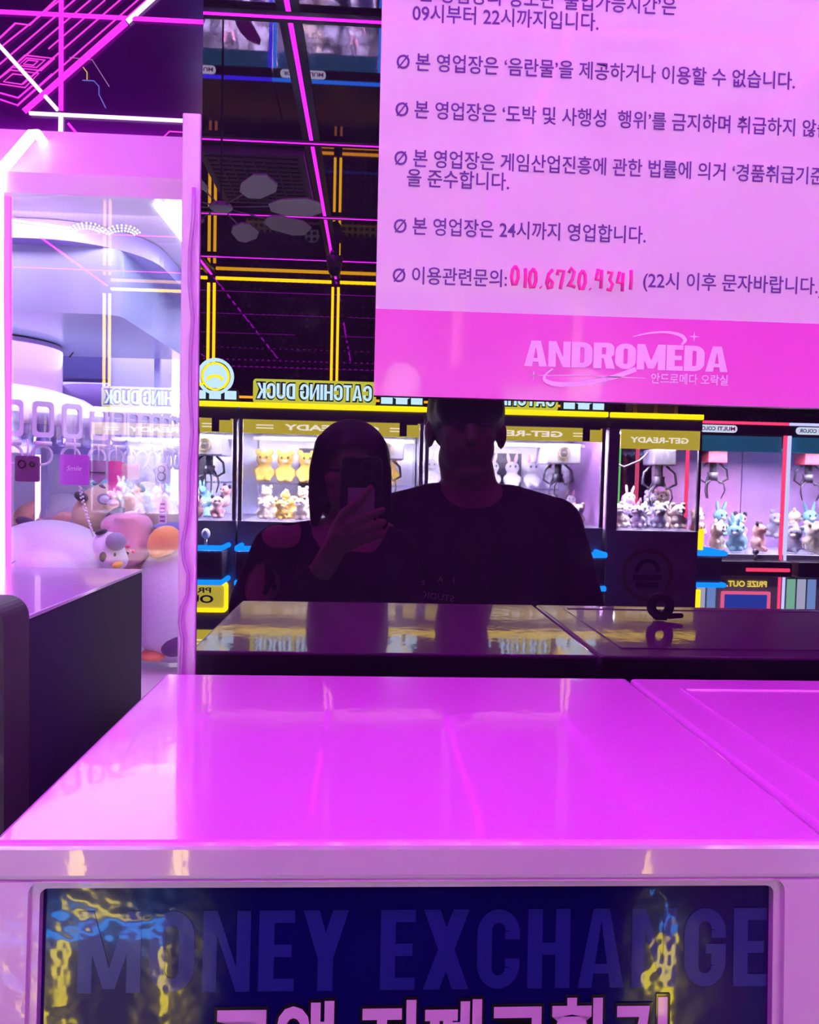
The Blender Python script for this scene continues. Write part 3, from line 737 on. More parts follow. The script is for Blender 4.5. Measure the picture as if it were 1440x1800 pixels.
plush('pink plush lying upside down with a pale horn and red cheeks', [
    ('body', F_pink, [(232, 935, 1.20, 34, .045, 38, 25), (205, 920, 1.21, 26, .035, 18, -20), (222, 912, 1.17, 22, .022, 9), (240, 962, 1.19, 26, .04, 34, 20), (225, 980, 1.20, 22, .035, 20)], True),
    ('horn', F_lilac, [(246, 899, 1.20, 11, .012, 7, -30)], False), ('eye', M_eye, [(224, 972, 1.155, 4.5, .004, 3.6)], False),
    ('cheek', fur('red', (.85, .10, .22)), [(226, 961, 1.155, 5, .004, 3.5)], False), ('cheek', MATS['fur_red'], [(235, 970, 1.155, 3, .004, 3)], False)])
plush('small white plush with a grey head patch beside the pink one', [
    ('head', F_white, [(190, 966, 1.13, 26, .034, 32), (200, 985, 1.125, 24, .032, 20), (183, 945, 1.13, 14, .02, 12)], True),
    ('patch', F_grey, [(204, 952, 1.105, 17, .016, 16, 20)], False), ('ear', F_dark, [(181, 979, 1.098, 6, .007, 9)], False),
    ('ear', F_dark, [(178, 935, 1.12, 10, .012, 5, -20)], False), ('eye', M_eye, [(202, 975, 1.090, 2, .003, 3.4)], False), ('foot', F_yellow, [(207, 993, 1.095, 9, .012, 6, -20)], False)])
plush('large white plush duck upside down with orange feet and navy collar', [
    ('body', F_white, [(305, 1060, 1.20, 68, .07, 105), (318, 985, 1.22, 48, .06, 60), (285, 1090, 1.19, 45, .055, 60)], True),
    ('foot', F_orange, [(290, 950, 1.155, 30, .022, 26, -30), (272, 958, 1.15, 14, .018, 16), (276, 972, 1.15, 14, .016, 10, -25)], True),
    ('foot', F_orange, [(272, 1150, 1.17, 24, .03, 11)], False), ('collar', F_navy, [(310, 928, 1.22, 36, .055, 9, 6)], False),
    ('cap', F_plum, [(312, 1130, 1.165, 30, .03, 22, -28)], False)])
plush('cream plush with a grey ear propped against the back wall', [
    ('body', F_cream, [(262, 895, 1.38, 38, .05, 44, -30), (288, 905, 1.36, 30, .045, 32), (258, 868, 1.38, 20, .03, 22)], True),
    ('ear', F_dark, [(246, 857, 1.35, 11, .012, 6, 40)], False)])
plush('white plush in a pale blue cap at the upright tube', [
    ('body', F_white, [(318, 910, 1.40, 32, .05, 28)], True), ('cap', F_lilac, [(308, 893, 1.375, 22, .03, 13)], False)])
plush('peach plush with a dark patch at the back below the key case', [
    ('body', F_peach, [(62, 905, 1.42, 34, .05, 24, -25), (48, 935, 1.38, 30, .05, 20)], True), ('patch', F_plum, [(44, 917, 1.335, 14, .02, 8, 20)], False)])
plush('big pale lilac plush with a peach ear behind the white animal', [
    ('body', F_lilac, [(112, 910, 1.42, 44, .07, 42), (135, 925, 1.36, 34, .05, 36)], True),
    ('ear', F_peach, [(112, 918, 1.325, 22, .014, 18, -20)], False), ('ear_rim', F_white, [(126, 918, 1.335, 14, .012, 20)], False)])
plush('teal and white plush lying at the top of the heap under the pouch', [
    ('body', F_white, [(175, 855, 1.46, 28, .04, 12), (205, 853, 1.46, 26, .04, 10)], True), ('stripe', F_teal, [(188, 850, 1.41, 26, .02, 6)], False)])
for k_, (x, y, Y, m_, lab) in enumerate(((150, 960, 1.33, F_cream, 'cream plush half buried behind the white animal'), (240, 1010, 1.30, F_peach, 'peach plush buried under the pink one'), (40, 960, 1.34, F_pink, 'pink plush half hidden against the neon tube'), (232, 860, 1.55, F_lilac, 'lilac plush standing by the back panel'))):
    plush(lab, [('body', m_, [(x, y, Y, 42, .05, 40), (x + 20, y - 22, Y - .02, 20, .03, 18)], True), ('ear', m_, [(x + 30, y - 40, Y - .02, 8, .01, 9)], False)])

# ------------------------------------------------------------------ row of claw machines behind the lens (seen in the mirror)
M_mq = mat('yellow_marquee', (.50, .42, .03), .4, em=(.60, .54, .03), es=7.0)
M_sign = glow('lime_sign_board', (.66, .74, .05), 8.5)
M_letter = glow('ice_letter', (.52, .86, .95), 12.0)
M_letter_out = mat('dark_letter_outline', (.02, .06, .08), .4)
M_mqtext = glow('marquee_text', (1, 1, .75), 9.0)
M_rowwhite = mat('row_white_interior', (.80, .82, .92), .4, vary=.05, bscale=7)
M_rglass = glass('row_glass', .035, (.97, .97, 1.0))
M_cable = mat('black_cable', (.02, .018, .03), .4, vary=.1)
def emblem(mb_ring, mb_in, M, r):
    """round badge: ring, inner arch and two bars"""
    n = 40
    frame_mesh(mb_ring, [(r * math.cos(2 * PI * i / n), r * math.sin(2 * PI * i / n)) for i in range(n)], [(.84 * r * math.cos(2 * PI * i / n), .84 * r * math.sin(2 * PI * i / n)) for i in range(n)], M, .003)
    arch = [(.50 * r * math.cos(PI * i / 14), .12 * r + .50 * r * math.sin(PI * i / 14)) for i in range(15)]; inn = [(.34 * r * math.cos(PI * i / 14), .12 * r + .34 * r * math.sin(PI * i / 14)) for i in range(15)]
    mb_in.prism(arch + inn[::-1], M, .003)
    mb_in.prism([(-.55 * r, .0), (-.55 * r, -.2 * r), (.55 * r, -.2 * r), (.55 * r, .0)][::-1], M, .003)
    mb_in.prism([(-.42 * r, -.28 * r), (-.42 * r, -.5 * r), (.42 * r, -.5 * r), (.42 * r, -.28 * r)][::-1], M, .003)
def claw(parent, x, y, z, s=1.0, m=None):
    """carriage, motor, three prongs and looping cables; z is the underside of the carriage"""
    m = m or M_dkgrey
    c = MB().cyl((x, y, z), (x, y, z - .05 * s), .016 * s, n=14).cyl((x, y, z - .045 * s), (x, y, z - .085 * s), .026 * s, .020 * s, n=14).build('claw_head', m, parent)
    for k in range(3):
        a = 2 * PI * k / 3 + .5; u = Vector((math.cos(a), math.sin(a), 0))
        p0 = Vector((x, y, z - .08 * s))
        MB().tube([p0 + u * .012 * s, p0 + u * .050 * s + Vector((0, 0, -.018 * s)), p0 + u * .056 * s + Vector((0, 0, -.05 * s)), p0 + u * .040 * s + Vector((0, 0, -.088 * s))], [.0045 * s, .004 * s, .0035 * s, .0025 * s], 8).build('prong', M_steel if m is not M_dkgrey else M_dkgrey, c)
    for sx in (-1, 1):
        MB().tube([(x + sx * .03 * s, y, z), (x + sx * .065 * s, y + .01, z - .03 * s), (x + sx * .07 * s, y + .01, z - .075 * s), (x + sx * .035 * s, y, z - .095 * s), (x + sx * .018 * s, y, z - .06 * s)], .0055 * s, 8).build('cable', M_cable, c)

def row_machine(name, label, W=.77, glyphs=True):
    """local frame: x 0..W, front face at y = 0 facing +Y, back at -.60"""
    t = thing(name, label, 'claw machine', (0, 0, 0), 0, 'yellow claw machines in the row')
    D_ = .60
    MB().b2(.004, W - .004, -D_, 0, 0, 1.256, .004).build('cabinet', M_grey, t)
    MB().b2(.004, W - .004, -D_, 0, 1.675, 1.722, .004).build('header', M_dkgrey, t)
    MB().b2(.004, W - .004, -D_, -D_ + .02, 1.256, 1.675).build('back_panel', M_rowwhite, t)
    for x in (.012, W - .012):
        MB().b2(x - .008, x + .008, -.020, -.002, 1.256, 1.675, .002).build('post', M_steel, t)
        MB().b2(x - .005, x + .005, -D_ + .02, -.022, 1.256, 1.675).build('side_glass', M_rglass, t)
    MB().b2(.022, W - .022, -.010, -.006, 1.256, 1.620).build('front_glass', M_rglass, t)
    MB().b2(.0, W, -.006, .012, 1.723, 1.744, .002).build('light_bar', M_yellow, t)['label'] = 'glowing yellow top bar'
    mq = MB().b2(.022, W - .022, -.012, .002, 1.618, 1.674).build('marquee', M_mq, t)
    tx = MB(); tx.text('GET-READY', rear(W - .19, .003, 1.634), bold=.03, width=W - .38, height=.024)
    for x in (.11, W - .11):
        for z in (1.640, 1.652): tx.b2(x - .035, x + .035, .002, .004, z - .0018, z + .0018)
    tx.build('lettering', M_mqtext, mq)
    for x, s in ((W - .045, -1),):
        MB().prism([(0, 0), (-.075, 0), (-.075, -.022), (-.03, -.022), (-.03, -.07), (0, -.07)][::-1], rear(x - .06 + .0, .006, 1.69), .006).build('corner_bracket', M_dkgrey, t)
    # sign and badge on the roof
    sg = MB().b2(.055, .565, -.05, -.02, 1.745, 1.845, .012, 3).build('sign', M_sign, t)
    s1 = block_word(MB(), 'CATCHING DUCK', .068, .552, 1.757, 1.833, -.0190, st=.30, gap=.0, facing='rear'); s1.build('lettering_outline', M_letter_out, sg)
    s2 = block_word(MB(), 'CATCHING DUCK', .073, .547, 1.763, 1.827, -.0182, st=.20, gap=.07, facing='rear'); s2.build('lettering', M_letter, sg)
    bd = MB().prism(rrect(.58, .765, 1.745, 1.80, .012), Matrix(((1, 0, 0, 0), (0, 0, 1, -.02), (0, 1, 0, 0), (0, 0, 0, 1))), .03).build('badge', M_letter_out, t, recalc=True)
    b1, b2m = MB(), MB()
    n = 32
    for R0, R1, mb in ((.075, .062, b2m), (.058, .050, b1)):
        frame_mesh(mb, [(R0 * math.cos(2 * PI * i / n), R0 * math.sin(2 * PI * i / n)) for i in range(n)], [(R1 * math.cos(2 * PI * i / n), R1 * math.sin(2 * PI * i / n)) for i in range(n)], rear(.672, -.018, 1.848), .012)
    b1.tube([(.672 + .03 * math.cos(a), -.016, 1.832 + .018 * math.sin(a)) for a in [PI * k / 8 for k in range(9)]], .006, 8)
    b2m.cyl((.672, -.034, 1.848), (.672, -.024, 1.848), .05, n=32)
    for x in (.61, .672, .735): b2m.b2(x - .024, x + .024, -.021, -.0185, 1.755, 1.79, .004)
    b1.prism([(0, .034), (.008, .008), (.034, 0), (.008, -.008), (0, -.034), (-.008, -.008), (-.034, 0), (-.008, .008)][::-1], rear(.60, -.012, 1.815), .004)
    b2m.build('badge_face', M_letter, bd); b1.build('badge_ring', M_yellow, bd)
    # console, joystick, prize door
    co = MB().b2(.02, W - .03, 0, .14, 1.025, 1.145, .01).build('console', M_dkgrey, t)
    for z in (1.155, 1.018):
        MB().tube([(.022, .0, z), (.022, .148, z), (W - .032, .148, z), (W - .032, .0, z)], .011, 8).build('blue_rail', M_blue, co)
    jo = MB().cyl((.66, .07, 1.145), (.66, .07, 1.185), .006, n=10).build('joystick', M_steel, co)
    MB().ball((.66, .07, 1.205), (.018, .018, .022)).build('knob', mat('clear_knob', (.7, .7, .8), .1, coat=1.0), jo)
    dr = frame_mesh(MB(), rrect(W - .30, W - .03, .875, 1.005, .02), rrect(W - .285, W - .045, .892, .988, .012), rear(0, .012, 0) @ Matrix.Diagonal((-1, 1, 1, 1)), .012).build('prize_door', M_yellow, t, recalc=True)
    MB().b2(W - .29, W - .04, .001, .004, .89, .99).build('flap', M_mq, dr)
    pt = MB(); pt.text('PRIZE', rear(W - .10, .005, .955), bold=.02, width=.13, height=.022); pt.text('OUT', rear(W - .09, .005, .912), bold=.03, width=.15, height=.034)
    pt.build('lettering', M_dkgrey, dr)
    lp = MB().b2(W - .34, W - .02, .0, .004, .70, .80).build('kick_panel', M_mq, t)
    kt = MB()
    for z in (.742, .758): kt.b2(W - .25, W - .08, .004, .006, z - .002, z + .002)
    kt.build('stripe', M_mqtext, lp)
    MB().b2(.03, W - .03, .0, .010, .285, .325, .002).build('toe_light', M_blue, t)
    for xx in (.045, W - .37, W - .045): MB().b2(xx - .020, xx + .020, .0, .010, .02, .27, .004).build('base_light', M_yellow, t)
    MB().b2(W - .37, W - .045, .0, .010, .36, .39, .004).build('base_light', M_yellow, t)
    # inside
    MB().b2(.03, W - .03, -.58, -.34, 1.405, 1.411).build('shelf', glass('acrylic_shelf', .12, (.9, .9, 1)), t)
    gn = MB().b2(W - .23, W - .08, -.32, -.10, 1.525, 1.612, .006).build('gantry', mat('grey_gantry', (.42, .42, .52), .4), t)
    MB().b2(.03, W - .03, -.26, -.22, 1.600, 1.616).build('gantry_rail', M_steel, gn)
    ge, gi = MB(), MB(); emblem(ge, gi, rear(W - .155, -.097, 1.572), .028); ge.build('emblem_ring', mat('bronze', (.30, .22, .12), .4), gn); gi.build('emblem', M_dkgrey, gn)
    claw(t, W - .155, -.20, 1.525, .95)
    MB().b2(.20, .52, -.575, -.56, 1.30, 1.58).build('inner_screen', M_dkgrey, t)
    area('row_lamp', (W / 2, -.13, 1.666), (math.radians(2), 0, 0), W * .85, .16, ROW_W, (.86, .90, 1.0), t)
    return t
YR = -1.70
row0 = row_machine('claw_machine', 'yellow-trimmed claw machine at the white mirror edge, prize door lit yellow')
row0.location = (-1.32, YR, 0)
dup(row0, (-.55, YR, 0), None, 'yellow-trimmed claw machine reflected behind the person with the phone, yellow plush inside')
dup(row0, (.22, YR, 0), None, 'yellow-trimmed claw machine reflected behind the man in black, pink-hatted plush inside')

# the end machine of the row, turned side-on
en = thing('claw_machine', 'claw machine standing side-on at the row end with a round emblem on its grey side', 'claw machine', (1.00, YR, 0), 0, 'yellow claw machines in the row')
EW = .40
MB().b2(0, EW, -.70, 0, 0, 1.250, .004).build('cabinet', M_grey, en)
MB().b2(0, EW, -.70, 0, 1.675, 1.722, .004).build('header', M_dkgrey, en)
MB().b2(0, EW, -.006, .010, 1.723, 1.744, .002).build('light_bar', M_yellow, en)
mq = MB().b2(.05, EW - .01, -.010, .001, 1.594, 1.674).build('marquee', M_mq, en)
MB().text('GET-READY', rear(EW - .06, .002, 1.620), bold=.03, width=.25, height=.024).build('lettering', M_mqtext, mq)
MB().b2(.03, EW - .01, -.008, -.004, 1.25, 1.594).build('side_glass', M_rglass, en)
MB().b2(0, .045, -.02, 0, 1.25, 1.675).build('post', M_grey, en)
MB().b2(EW - .012, EW, -.016, 0, 1.25, 1.675).build('post', M_steel, en)
MB().b2(0, .014, -.69, -.02, 1.25, 1.675).build('back_panel', mat('pink_interior', (.75, .35, .75), .4, vary=.05), en)
MB().b2(.014, EW, -.70, -.69, 1.25, 1.675).build('far_glass', M_rglass, en)
for x, nm, col in ((.24, 'green', (.25, 1.0, .25)), (.335, 'red', (1.0, .12, .22))):
    MB().cyl((x, -.60, 1.25), (x, -.60, 1.62), .010, n=10).build('light_tube', glow(nm + '_tube', col, 7.0), en)
gn = MB().b2(.24, .34, -.26, -.12, 1.53, 1.60, .005).build('gantry', M_dkgrey, en); claw(en, .29, -.19, 1.53, 1.1)
g2 = MB().b2(.02, .14, -.5, -.36, 1.50, 1.60, .005).build('gantry', M_rowwhite, en); claw(en, .08, -.43, 1.50, .95)
MB().tube([(.02, -.2, 1.60), (.06, -.2, 1.55), (.13, -.19, 1.52), (.20, -.19, 1.55), (.25, -.19, 1.60)], .005, 8).build('cable', M_cable, en)
e1, e2 = MB(), MB(); emblem(e1, e2, rear(.185, .003, 1.06), .112)
e1.build('emblem_ring', mat('dull_gold', (.16, .10, .05), .4), en); e2.build('emblem', mat('emblem_black', (.03, .02, .04), .4), en)
co = MB().b2(EW, EW + .125, -.60, -.03, 1.025, 1.145, .01).build('console', M_dkgrey, en)
for z in (1.155, 1.018):
    MB().tube([(EW, -.02, z), (EW + .13, -.02, z), (EW + .13, -.61, z), (EW, -.61, z)], .011, 8).build('blue_rail', M_blue, co)
MB().b2(EW, EW + .025, -.012, -.002, 1.17, 1.26, .003).build('yellow_trim', M_yellow, en)
MB().b2(EW, EW + .022, -.012, -.002, .60, 1.0, .003).build('yellow_trim', M_yellow, en)
area('end_lamp', (.20, -.10, 1.666), (0, 0, 0), .32, .12, ROW_W * .6, (.9, .92, 1.0), en)
bx = thing('prop_box', 'small brass-edged box sitting on the side-on machine at the row end', 'box', (1.23, YR - .12, 1.723))
MB().b2(-.10, .10, -.08, .02, 0, .085, .004).build('body', mat('brown_box', (.12, .07, .05), .4), bx)
for x in (-.09, 0, .09): MB().b2(x - .008, x + .008, .018, .026, .002, .085).build('brass_strap', mat('brass', (.85, .60, .15), .3, metal=1.0), bx)

# colourful machines along the rear wall
def candy(label, x, edge, step, back, lampcol, es=12.0):
    W, D_ = .675, .62
    t = thing('claw_machine', label, 'claw machine', (x, -3.40, 0), 0, 'multicolour claw machines at the grid wall')
    M_e = glow('edge_' + edge[0], edge[1], es)
    MB().b2(.004, W - .004, -D_, 0, 0, 1.0, .004).build('cabinet', mat('candy_cabinet', (.45, .48, .62), .4, vary=.05), t)
    MB().b2(.004, W - .004, -D_, 0, 1.78, 1.845, .004).build('header', M_black, t)
    MB().b2(.0, W, -.004, .012, 1.846, 1.864, .002).build('light_bar', M_e, t)
    MB().b2(.004, W - .004, -D_, -D_ + .015, 1.0, 1.78).build('back_panel', mat('candy_back_' + back[0], back[1], .4, vary=.08, bscale=2), t)
    MB().b2(.03, W - .03, -.60, -.05, 1.70, 1.775).build('gantry_track', mat('teal_track', (.05, .40, .50), .35), t)
    for xx in (.014, W - .014):
        MB().b2(xx - .009, xx + .009, -.018, .006, .30, 1.78, .003).build('edge_tube', M_e, t)
    MB().b2(.026, W - .026, -.008, -.004, 1.0, 1.77).build('front_glass', M_rglass, t)
    pm_ = MB().prism(rrect(.05, .33, 1.79, 1.838, .022, 6), Matrix(((1, 0, 0, 0), (0, 0, 1, .008), (0, 1, 0, 0), (0, 0, 0, 1))), .01).build('name_plate', glow('pill_white', (.80, .95, 1), 8.0), t, recalc=True)
    MB().text('MULTI', rear(.315, .009, 1.802), bold=.03, width=.115, height=.025).build('lettering', mat('pill_pink_ink', (.75, .06, .45), .4, em=(.8, .05, .4), es=.8), pm_)
    MB().text('COLOR', rear(.185, .009, 1.802), bold=.03, width=.115, height=.025).build('lettering', mat('pill_teal_ink', (.05, .45, .65), .4, em=(.02, .4, .7), es=.8), pm_)
    MB().b2(.25, .38, -.36, -.22, 1.60, 1.70, .005).build('gantry', mat('red_carriage', (.35, .05, .08), .4), t); claw(t, .315, -.29, 1.60, 1.45)
    co = MB().b2(.02, W - .02, 0, .16, .87, .97, .01).build('console', M_black, t)
    MB().b2(.35, W - .04, .155, .168, .905, .928, .003).build('console_light', glow('console_red', (1.0, .06, .14), 10.0), co)
    MB().cyl((.45, .08, .97), (.45, .08, 1.01), .01, n=10).ball((.45, .08, 1.025), .02).build('joystick', M_steel, co)
    pd = frame_mesh(MB(), rrect(.27, .60, .30, .755, .01), rrect(.290, .580, .32, .735, .006), Matrix(((1, 0, 0, 0), (0, 0, 1, .010), (0, 1, 0, 0), (0, 0, 0, 1))), .01).build('prize_door', glow('door_pink', (1.0, .16, .30), 8.0), t, recalc=True)
    MB().b2(.288, .582, .002, .004, .32, .735).build('flap', mat('blue_flap', (.05, .12, .55), .3, em=(.03, .12, .8), es=3.0), pd)
    if step: MB().b2(.04, W - .04, -.58, -.06, 1.0, 1.0 + step, .01).build('display_step', M_rowwhite, t)
    po_ = MB(); cols = [(1, .1, .2), (1, .5, .05), (.1, .8, .2), (.1, .4, 1), (.8, .1, .9)]
    MB().text('PRIZE OUT.', rear(.572, .008, .785), bold=.03, width=.27, height=.040).build('lettering', glow('prize_letters', (.95, .75, .10), 9.0), t)
    for xx, nm, cc in ((.065, 'green', (.35, .95, .55)), (.135, 'white', (.75, .85, 1.0)), (.205, 'blue', (.30, .55, 1.0))):
        MB().b2(xx - .028, xx + .028, .0, .004, .30, .84).build('lit_panel', glow('candy_panel_' + nm, cc, 5.0), t)
    MB().b2(.03, W - .03, -.030, -.020, 1.670, 1.772, .003).build('lamp_shade', mat('teal_shade', (.05, .45, .60), .35, em=(.02, .35, .5), es=2.0), t)
    area('candy_lamp', (W / 2, -.10, 1.700), (math.radians(10), 0, 0), .5, .1, ROW_W * 1.0, lampcol, t)
    return t
candy('blue-edged claw machine at the grid wall, mirrored upside down in the ceiling near the poster', -.66, ('blue', (.02, .25, 1.0)), .25, ('grey', (.55, .50, .60)), (.95, .9, 1.0))
candy('deep blue-edged claw machine at the grid wall beside the lighter blue one', -1.335, ('deep', (.05, .03, 1.0)), .25, ('grey', (.55, .50, .60)), (.95, .9, 1.0))
candy('red-edged multicolour claw machine with pink plush right of the side-on machine', 2.04, ('red', (1.0, .06, .16)), 0, ('pink', (.86, .45, .86)), (1.0, .95, 1.0))
candy('white-edged multicolour claw machine at the far end of the grid wall row', 2.715, ('white', (.55, .62, 1.0)), 0, ('violet', (.72, .45, .90)), (1.0, .95, 1.0))

# plush toys in the machines behind the lens: prototypes, then copies that share meshes
def proto(label, body_m, ear_m, face_m, kind):
    t = thing('plush_toy', label, 'plush toy', (0, 0, -5), 0, None)
    MB().ball((0, 0, .035), (.034, .028, .038), u=16, v=10).ball((0, .004, .088), (.033, .028, .029), u=16, v=10).ball((-.03, .012, .035), (.012, .012, .02), u=10, v=8).ball((.03, .012, .035), (.012, .012, .02), u=10, v=8).ball((-.018, .022, .010), (.013, .018, .012), u=10, v=8).ball((.018, .022, .010), (.013, .018, .012), u=10, v=8).fuse('body', body_m, t, .005, 3)
    for s in (-1, 1):
        if kind == 'bear': MB().ball((s * .024, 0, .115), (.012, .007, .012), u=12, v=8).build('ear', ear_m, t)
        else: MB().ball((s * .017, -.002, .128), (.008, .006, .026), (0, s * .2, 0), u=12, v=8).build('ear', ear_m, t)
        MB().ball((s * .012, .031, .094), (.004, .003, .005), u=8, v=6).build('eye', M_eye, t)
    MB().ball((0, .030, .080), (.013, .008, .009), u=12, v=8).build('muzzle', face_m, t)
    return t
pr_y = proto('yellow', F_yellow, F_yellow, F_cream, 'bear'); pr_c = proto('cream', F_cream, F_beige, F_white, 'bear')
pr_w = proto('white', F_white, F_pink, F_white, 'rabbit'); pr_p = proto('pink', F_peach, F_dark, F_cream, 'bear')
pr_b = proto('blue', F_teal, F_teal, F_white, 'rabbit'); pr_g = proto('grey', F_grey, F_grey, F_cream, 'bear')
protos = [pr_y, pr_c, pr_w, pr_p, pr_b, pr_g]
def put(p, x, y, z, rot, s, label, group): return dup(p, (x, y, z), rot, label, group, s)
# shelf of yellow plush, middle machine; shelf of white rabbits in the next
for i in range(7):
    put(pr_y, -.50 + i * .098, YR - .44, 1.416, (0, 0, random.uniform(-.2, .2)), 1.2, f'yellow plush sitting on the acrylic shelf, {ordn[i]} from the mirror-edge side', 'yellow plush on the acrylic shelf')
    put(pr_w, .28 + i * .098, YR - .44, 1.416, (0, 0, random.uniform(-.2, .2)), 1.05, f'white rabbit plush on the shelf behind the man, {ordn[i]} from his neck side', 'white rabbits on the acrylic shelf')
def heap(ps, x0, x1, yf, z, cols, lab, group, s=1.0):
    k = 0
    dx = (x1 - x0) / cols; dyy = .085 * s
    for r_, (row, off, zz) in enumerate((('front row', 0, 0), ('middle row', .5, .012), ('back row', 0, .10))):
        for i in range(cols - (1 if off else 0)):
            lie = False
            ss = s * (dx / .088 / s if dx < .088 * s else 1.0) * random.uniform(.86, 1.0)
            if zz == .10: put(ps[(k * 5 + 1) % len(ps)], x0 + dx * (i + .5 + off), yf - dyy * r_, z + .06 * ss, (random.uniform(-.1, .1), random.uniform(-.25, .25), random.uniform(-1.2, 1.2)), ss, f'{lab}, {ordn[i]} of the back row', group)
            elif lie: put(ps[(k * 5) % len(ps)], x0 + dx * (i + .5 + off), yf - dyy * r_ - .04 * ss, z + .032 * ss + zz * 0, (-1.35, 0, random.uniform(-.25, .25)), ss, f'{lab}, {ordn[i]} of the {row}', group)
            else: put(ps[(k * 5) % len(ps)], x0 + dx * (i + .5 + off), yf - dyy * r_, z + .006 * s, (0, random.uniform(-.12, .12), random.uniform(-1.2, 1.2)), ss, f'{lab}, {ordn[i]} of the {row}', group)
            k += 1
heap([pr_c, pr_y, pr_c, pr_g], -.50, .17, YR - .07, 1.257, 8, 'plush in the yellow heap behind the phone holder', 'heap of yellow and cream plush', .80)
heap([pr_p, pr_b, pr_p], -1.27, -.60, YR - .07, 1.257, 8, 'plush in the pink heap at the mirror edge', 'heap of pink plush', .80)
heap([pr_w, pr_p, pr_c], .27, .94, YR - .07, 1.257, 8, 'plush in the white heap behind the man', 'heap of white plush', .80)
heap([pr_c, pr_g, pr_w], 1.03, 1.38, YR - .06, 1.251, 4, 'plush in the cream heap of the side-on machine', 'heap of cream plush', .95)
heap([pr_p, pr_c, pr_b, pr_p], 2.09, 2.67, -3.51, 1.001, 4, 'plush in the big pink heap of the red-edged machine', 'heap of pink and blue plush', 1.65)
heap([pr_g, pr_c, pr_b, pr_w], 2.765, 3.345, -3.51, 1.001, 4, 'plush in the grey heap of the white-edged machine', 'heap of grey plush', 1.65)
heap([pr_w, pr_g, pr_c], -.61, -.03, -3.51, 1.251, 4, 'plush on the step of the blue-edged machine', 'heap of plush in the blue machine', 1.6)
heap([pr_w, pr_w, pr_g], -1.285, -.705, -3.51, 1.251, 4, 'plush on the step of the deep blue-edged machine', 'heap of plush in the deep blue machine', 1.6)
def kill(o):
    for c in list(o.children): kill(c)
    bpy.data.objects.remove(o)
for p in protos: kill(p)

# ------------------------------------------------------------------ ceiling fan, grille, camera (seen in the mirror)
fn = thing('ceiling_fan', 'white paddle-bladed pinwheel fan hanging from the black ceiling', 'fan', (-.59, -1.50, 2.46))
M_blade = mat('fan_blade', (.95, .92, .96), .5, vary=.05)
MB().ball((0, 0, 0), (.045, .045, .018)).build('hub', M_blade, fn)
MB().cyl((0, 0, .01), (0, 0, CZ - 2.46), .004, n=10).build('down_rod', M_dkgrey, fn)
for k in range(8):
    a = 2 * PI * k / 8 + .15; u = Vector((math.cos(a), math.sin(a), 0)); v = Vector((-u.y, u.x, 0))
    MB().cyl(u * .03, u * .22, .0025, n=8).build('blade_rod', M_steel, fn)
    M_ = Matrix((Vector((u.x, v.x, 0, 0)), Vector((u.y, v.y, 0, 0)), Vector((0, 0, 1, 0)), Vector((0, 0, 0, 1))))
    M_ = M_ @ Matrix.Rotation(math.radians(22), 4, 'X')
    MB().prism([(.19, -.02), (.24, -.045), (.34, -.05), (.385, -.03), (.39, .02), (.34, .045), (.24, .04), (.19, .018)], M_, .006).build('blade', M_blade, fn)
gr = thing('ceiling_grille', 'dark square vent grille set in the black ceiling above the fan', 'vent', (-.55, -2.235, CZ - .035))
MB().b2(-.23, .23, -.31, .31, 0, .034, .004).build('housing', mat('grille_housing', (.22, .18, .25), .5), gr)
gm = MB()
for i in range(12): gm.b2(-.20, .20, -.27 + i * .049 - .008, -.27 + i * .049 + .008, -.006, 0)
for i in range(9): gm.b2(-.20 + i * .05 - .004, -.20 + i * .05 + .004, -.28, .28, -.008, -.004)
gm.build('grille', M_dkgrey, gr)
cc = thing('security_camera', 'dark dome security camera hanging from the ceiling in front of the amber grid', 'security camera', (-.255, -3.40, CZ))
MB().cyl((0, 0, 0), (0, 0, -.05), .028, n=16).build('stem', M_dkgrey, cc)
MB().cyl((0, 0, -.05), (0, 0, -.12), .055, .045, n=20).build('housing', mat('camera_grey', (.12, .11, .14), .4), cc)
MB().ball((0, 0, -.12), (.042, .042, .05)).build('dome', M_black, cc)

# ------------------------------------------------------------------ the phone and the two people before the mirror
M_skin = mat('skin', (.52, .31, .24), .55, vary=.05, bscale=30)
M_skin2 = mat('skin_tan', (.30, .17, .12), .55, vary=.05, bscale=30)
M_hair = mat('black_hair', (.012, .009, .010), .45, bump=.3, bscale=90)
M_cloth = mat('black_cloth', (.014, .010, .016), .85, bump=.2, bscale=200)
M_trou = mat('dark_trousers', (.03, .03, .05), .8, vary=.1)
M_shoe = mat('white_shoe', (.6, .6, .6), .5, vary=.05)

ph = thing('smartphone', 'smartphone in a black case with a white card, held up by the person', 'phone', (-.018, -.0085, 1.408))
MB().prism(rrect(-.040, .040, -.080, .080, .012, 6), rear(0, .0045, 0), .009).build('case', mat('phone_case', (.02, .015, .025), .25, coat=.6), ph)
frame_mesh(MB(), rrect(-.0412, .0412, -.0812, .0812, .013, 6), rrect(-.0396, .0396, -.0796, .0796, .012, 6), rear(0, .0050, 0), .010).build('rim', mat('phone_rim', (.55, .50, .55), .2, metal=1.0), ph)
MB().prism(rrect(-.036, .004, .032, .074, .009, 5), rear(0, .0062, 0), .002).build('camera_island', M_black, ph)
for x, z in ((.010, .061), (.010, .042), (.028, .052)):
    MB().cyl((x, .006, z), (x, .0072, z), .0075, n=18).build('lens', mat('lens_glass', (.01, .01, .02), .05, coat=1.0), ph)
MB().b2(-.026, .026, .0045, .0055, -.058, .020, .0004).build('card', mat('white_card', (.80, .74, .78), .5), ph)['label'] = 'white card in the clear case'

def person(label, cat='person'):
    return thing('person', label, cat)
def V(*a): return Vector(a)
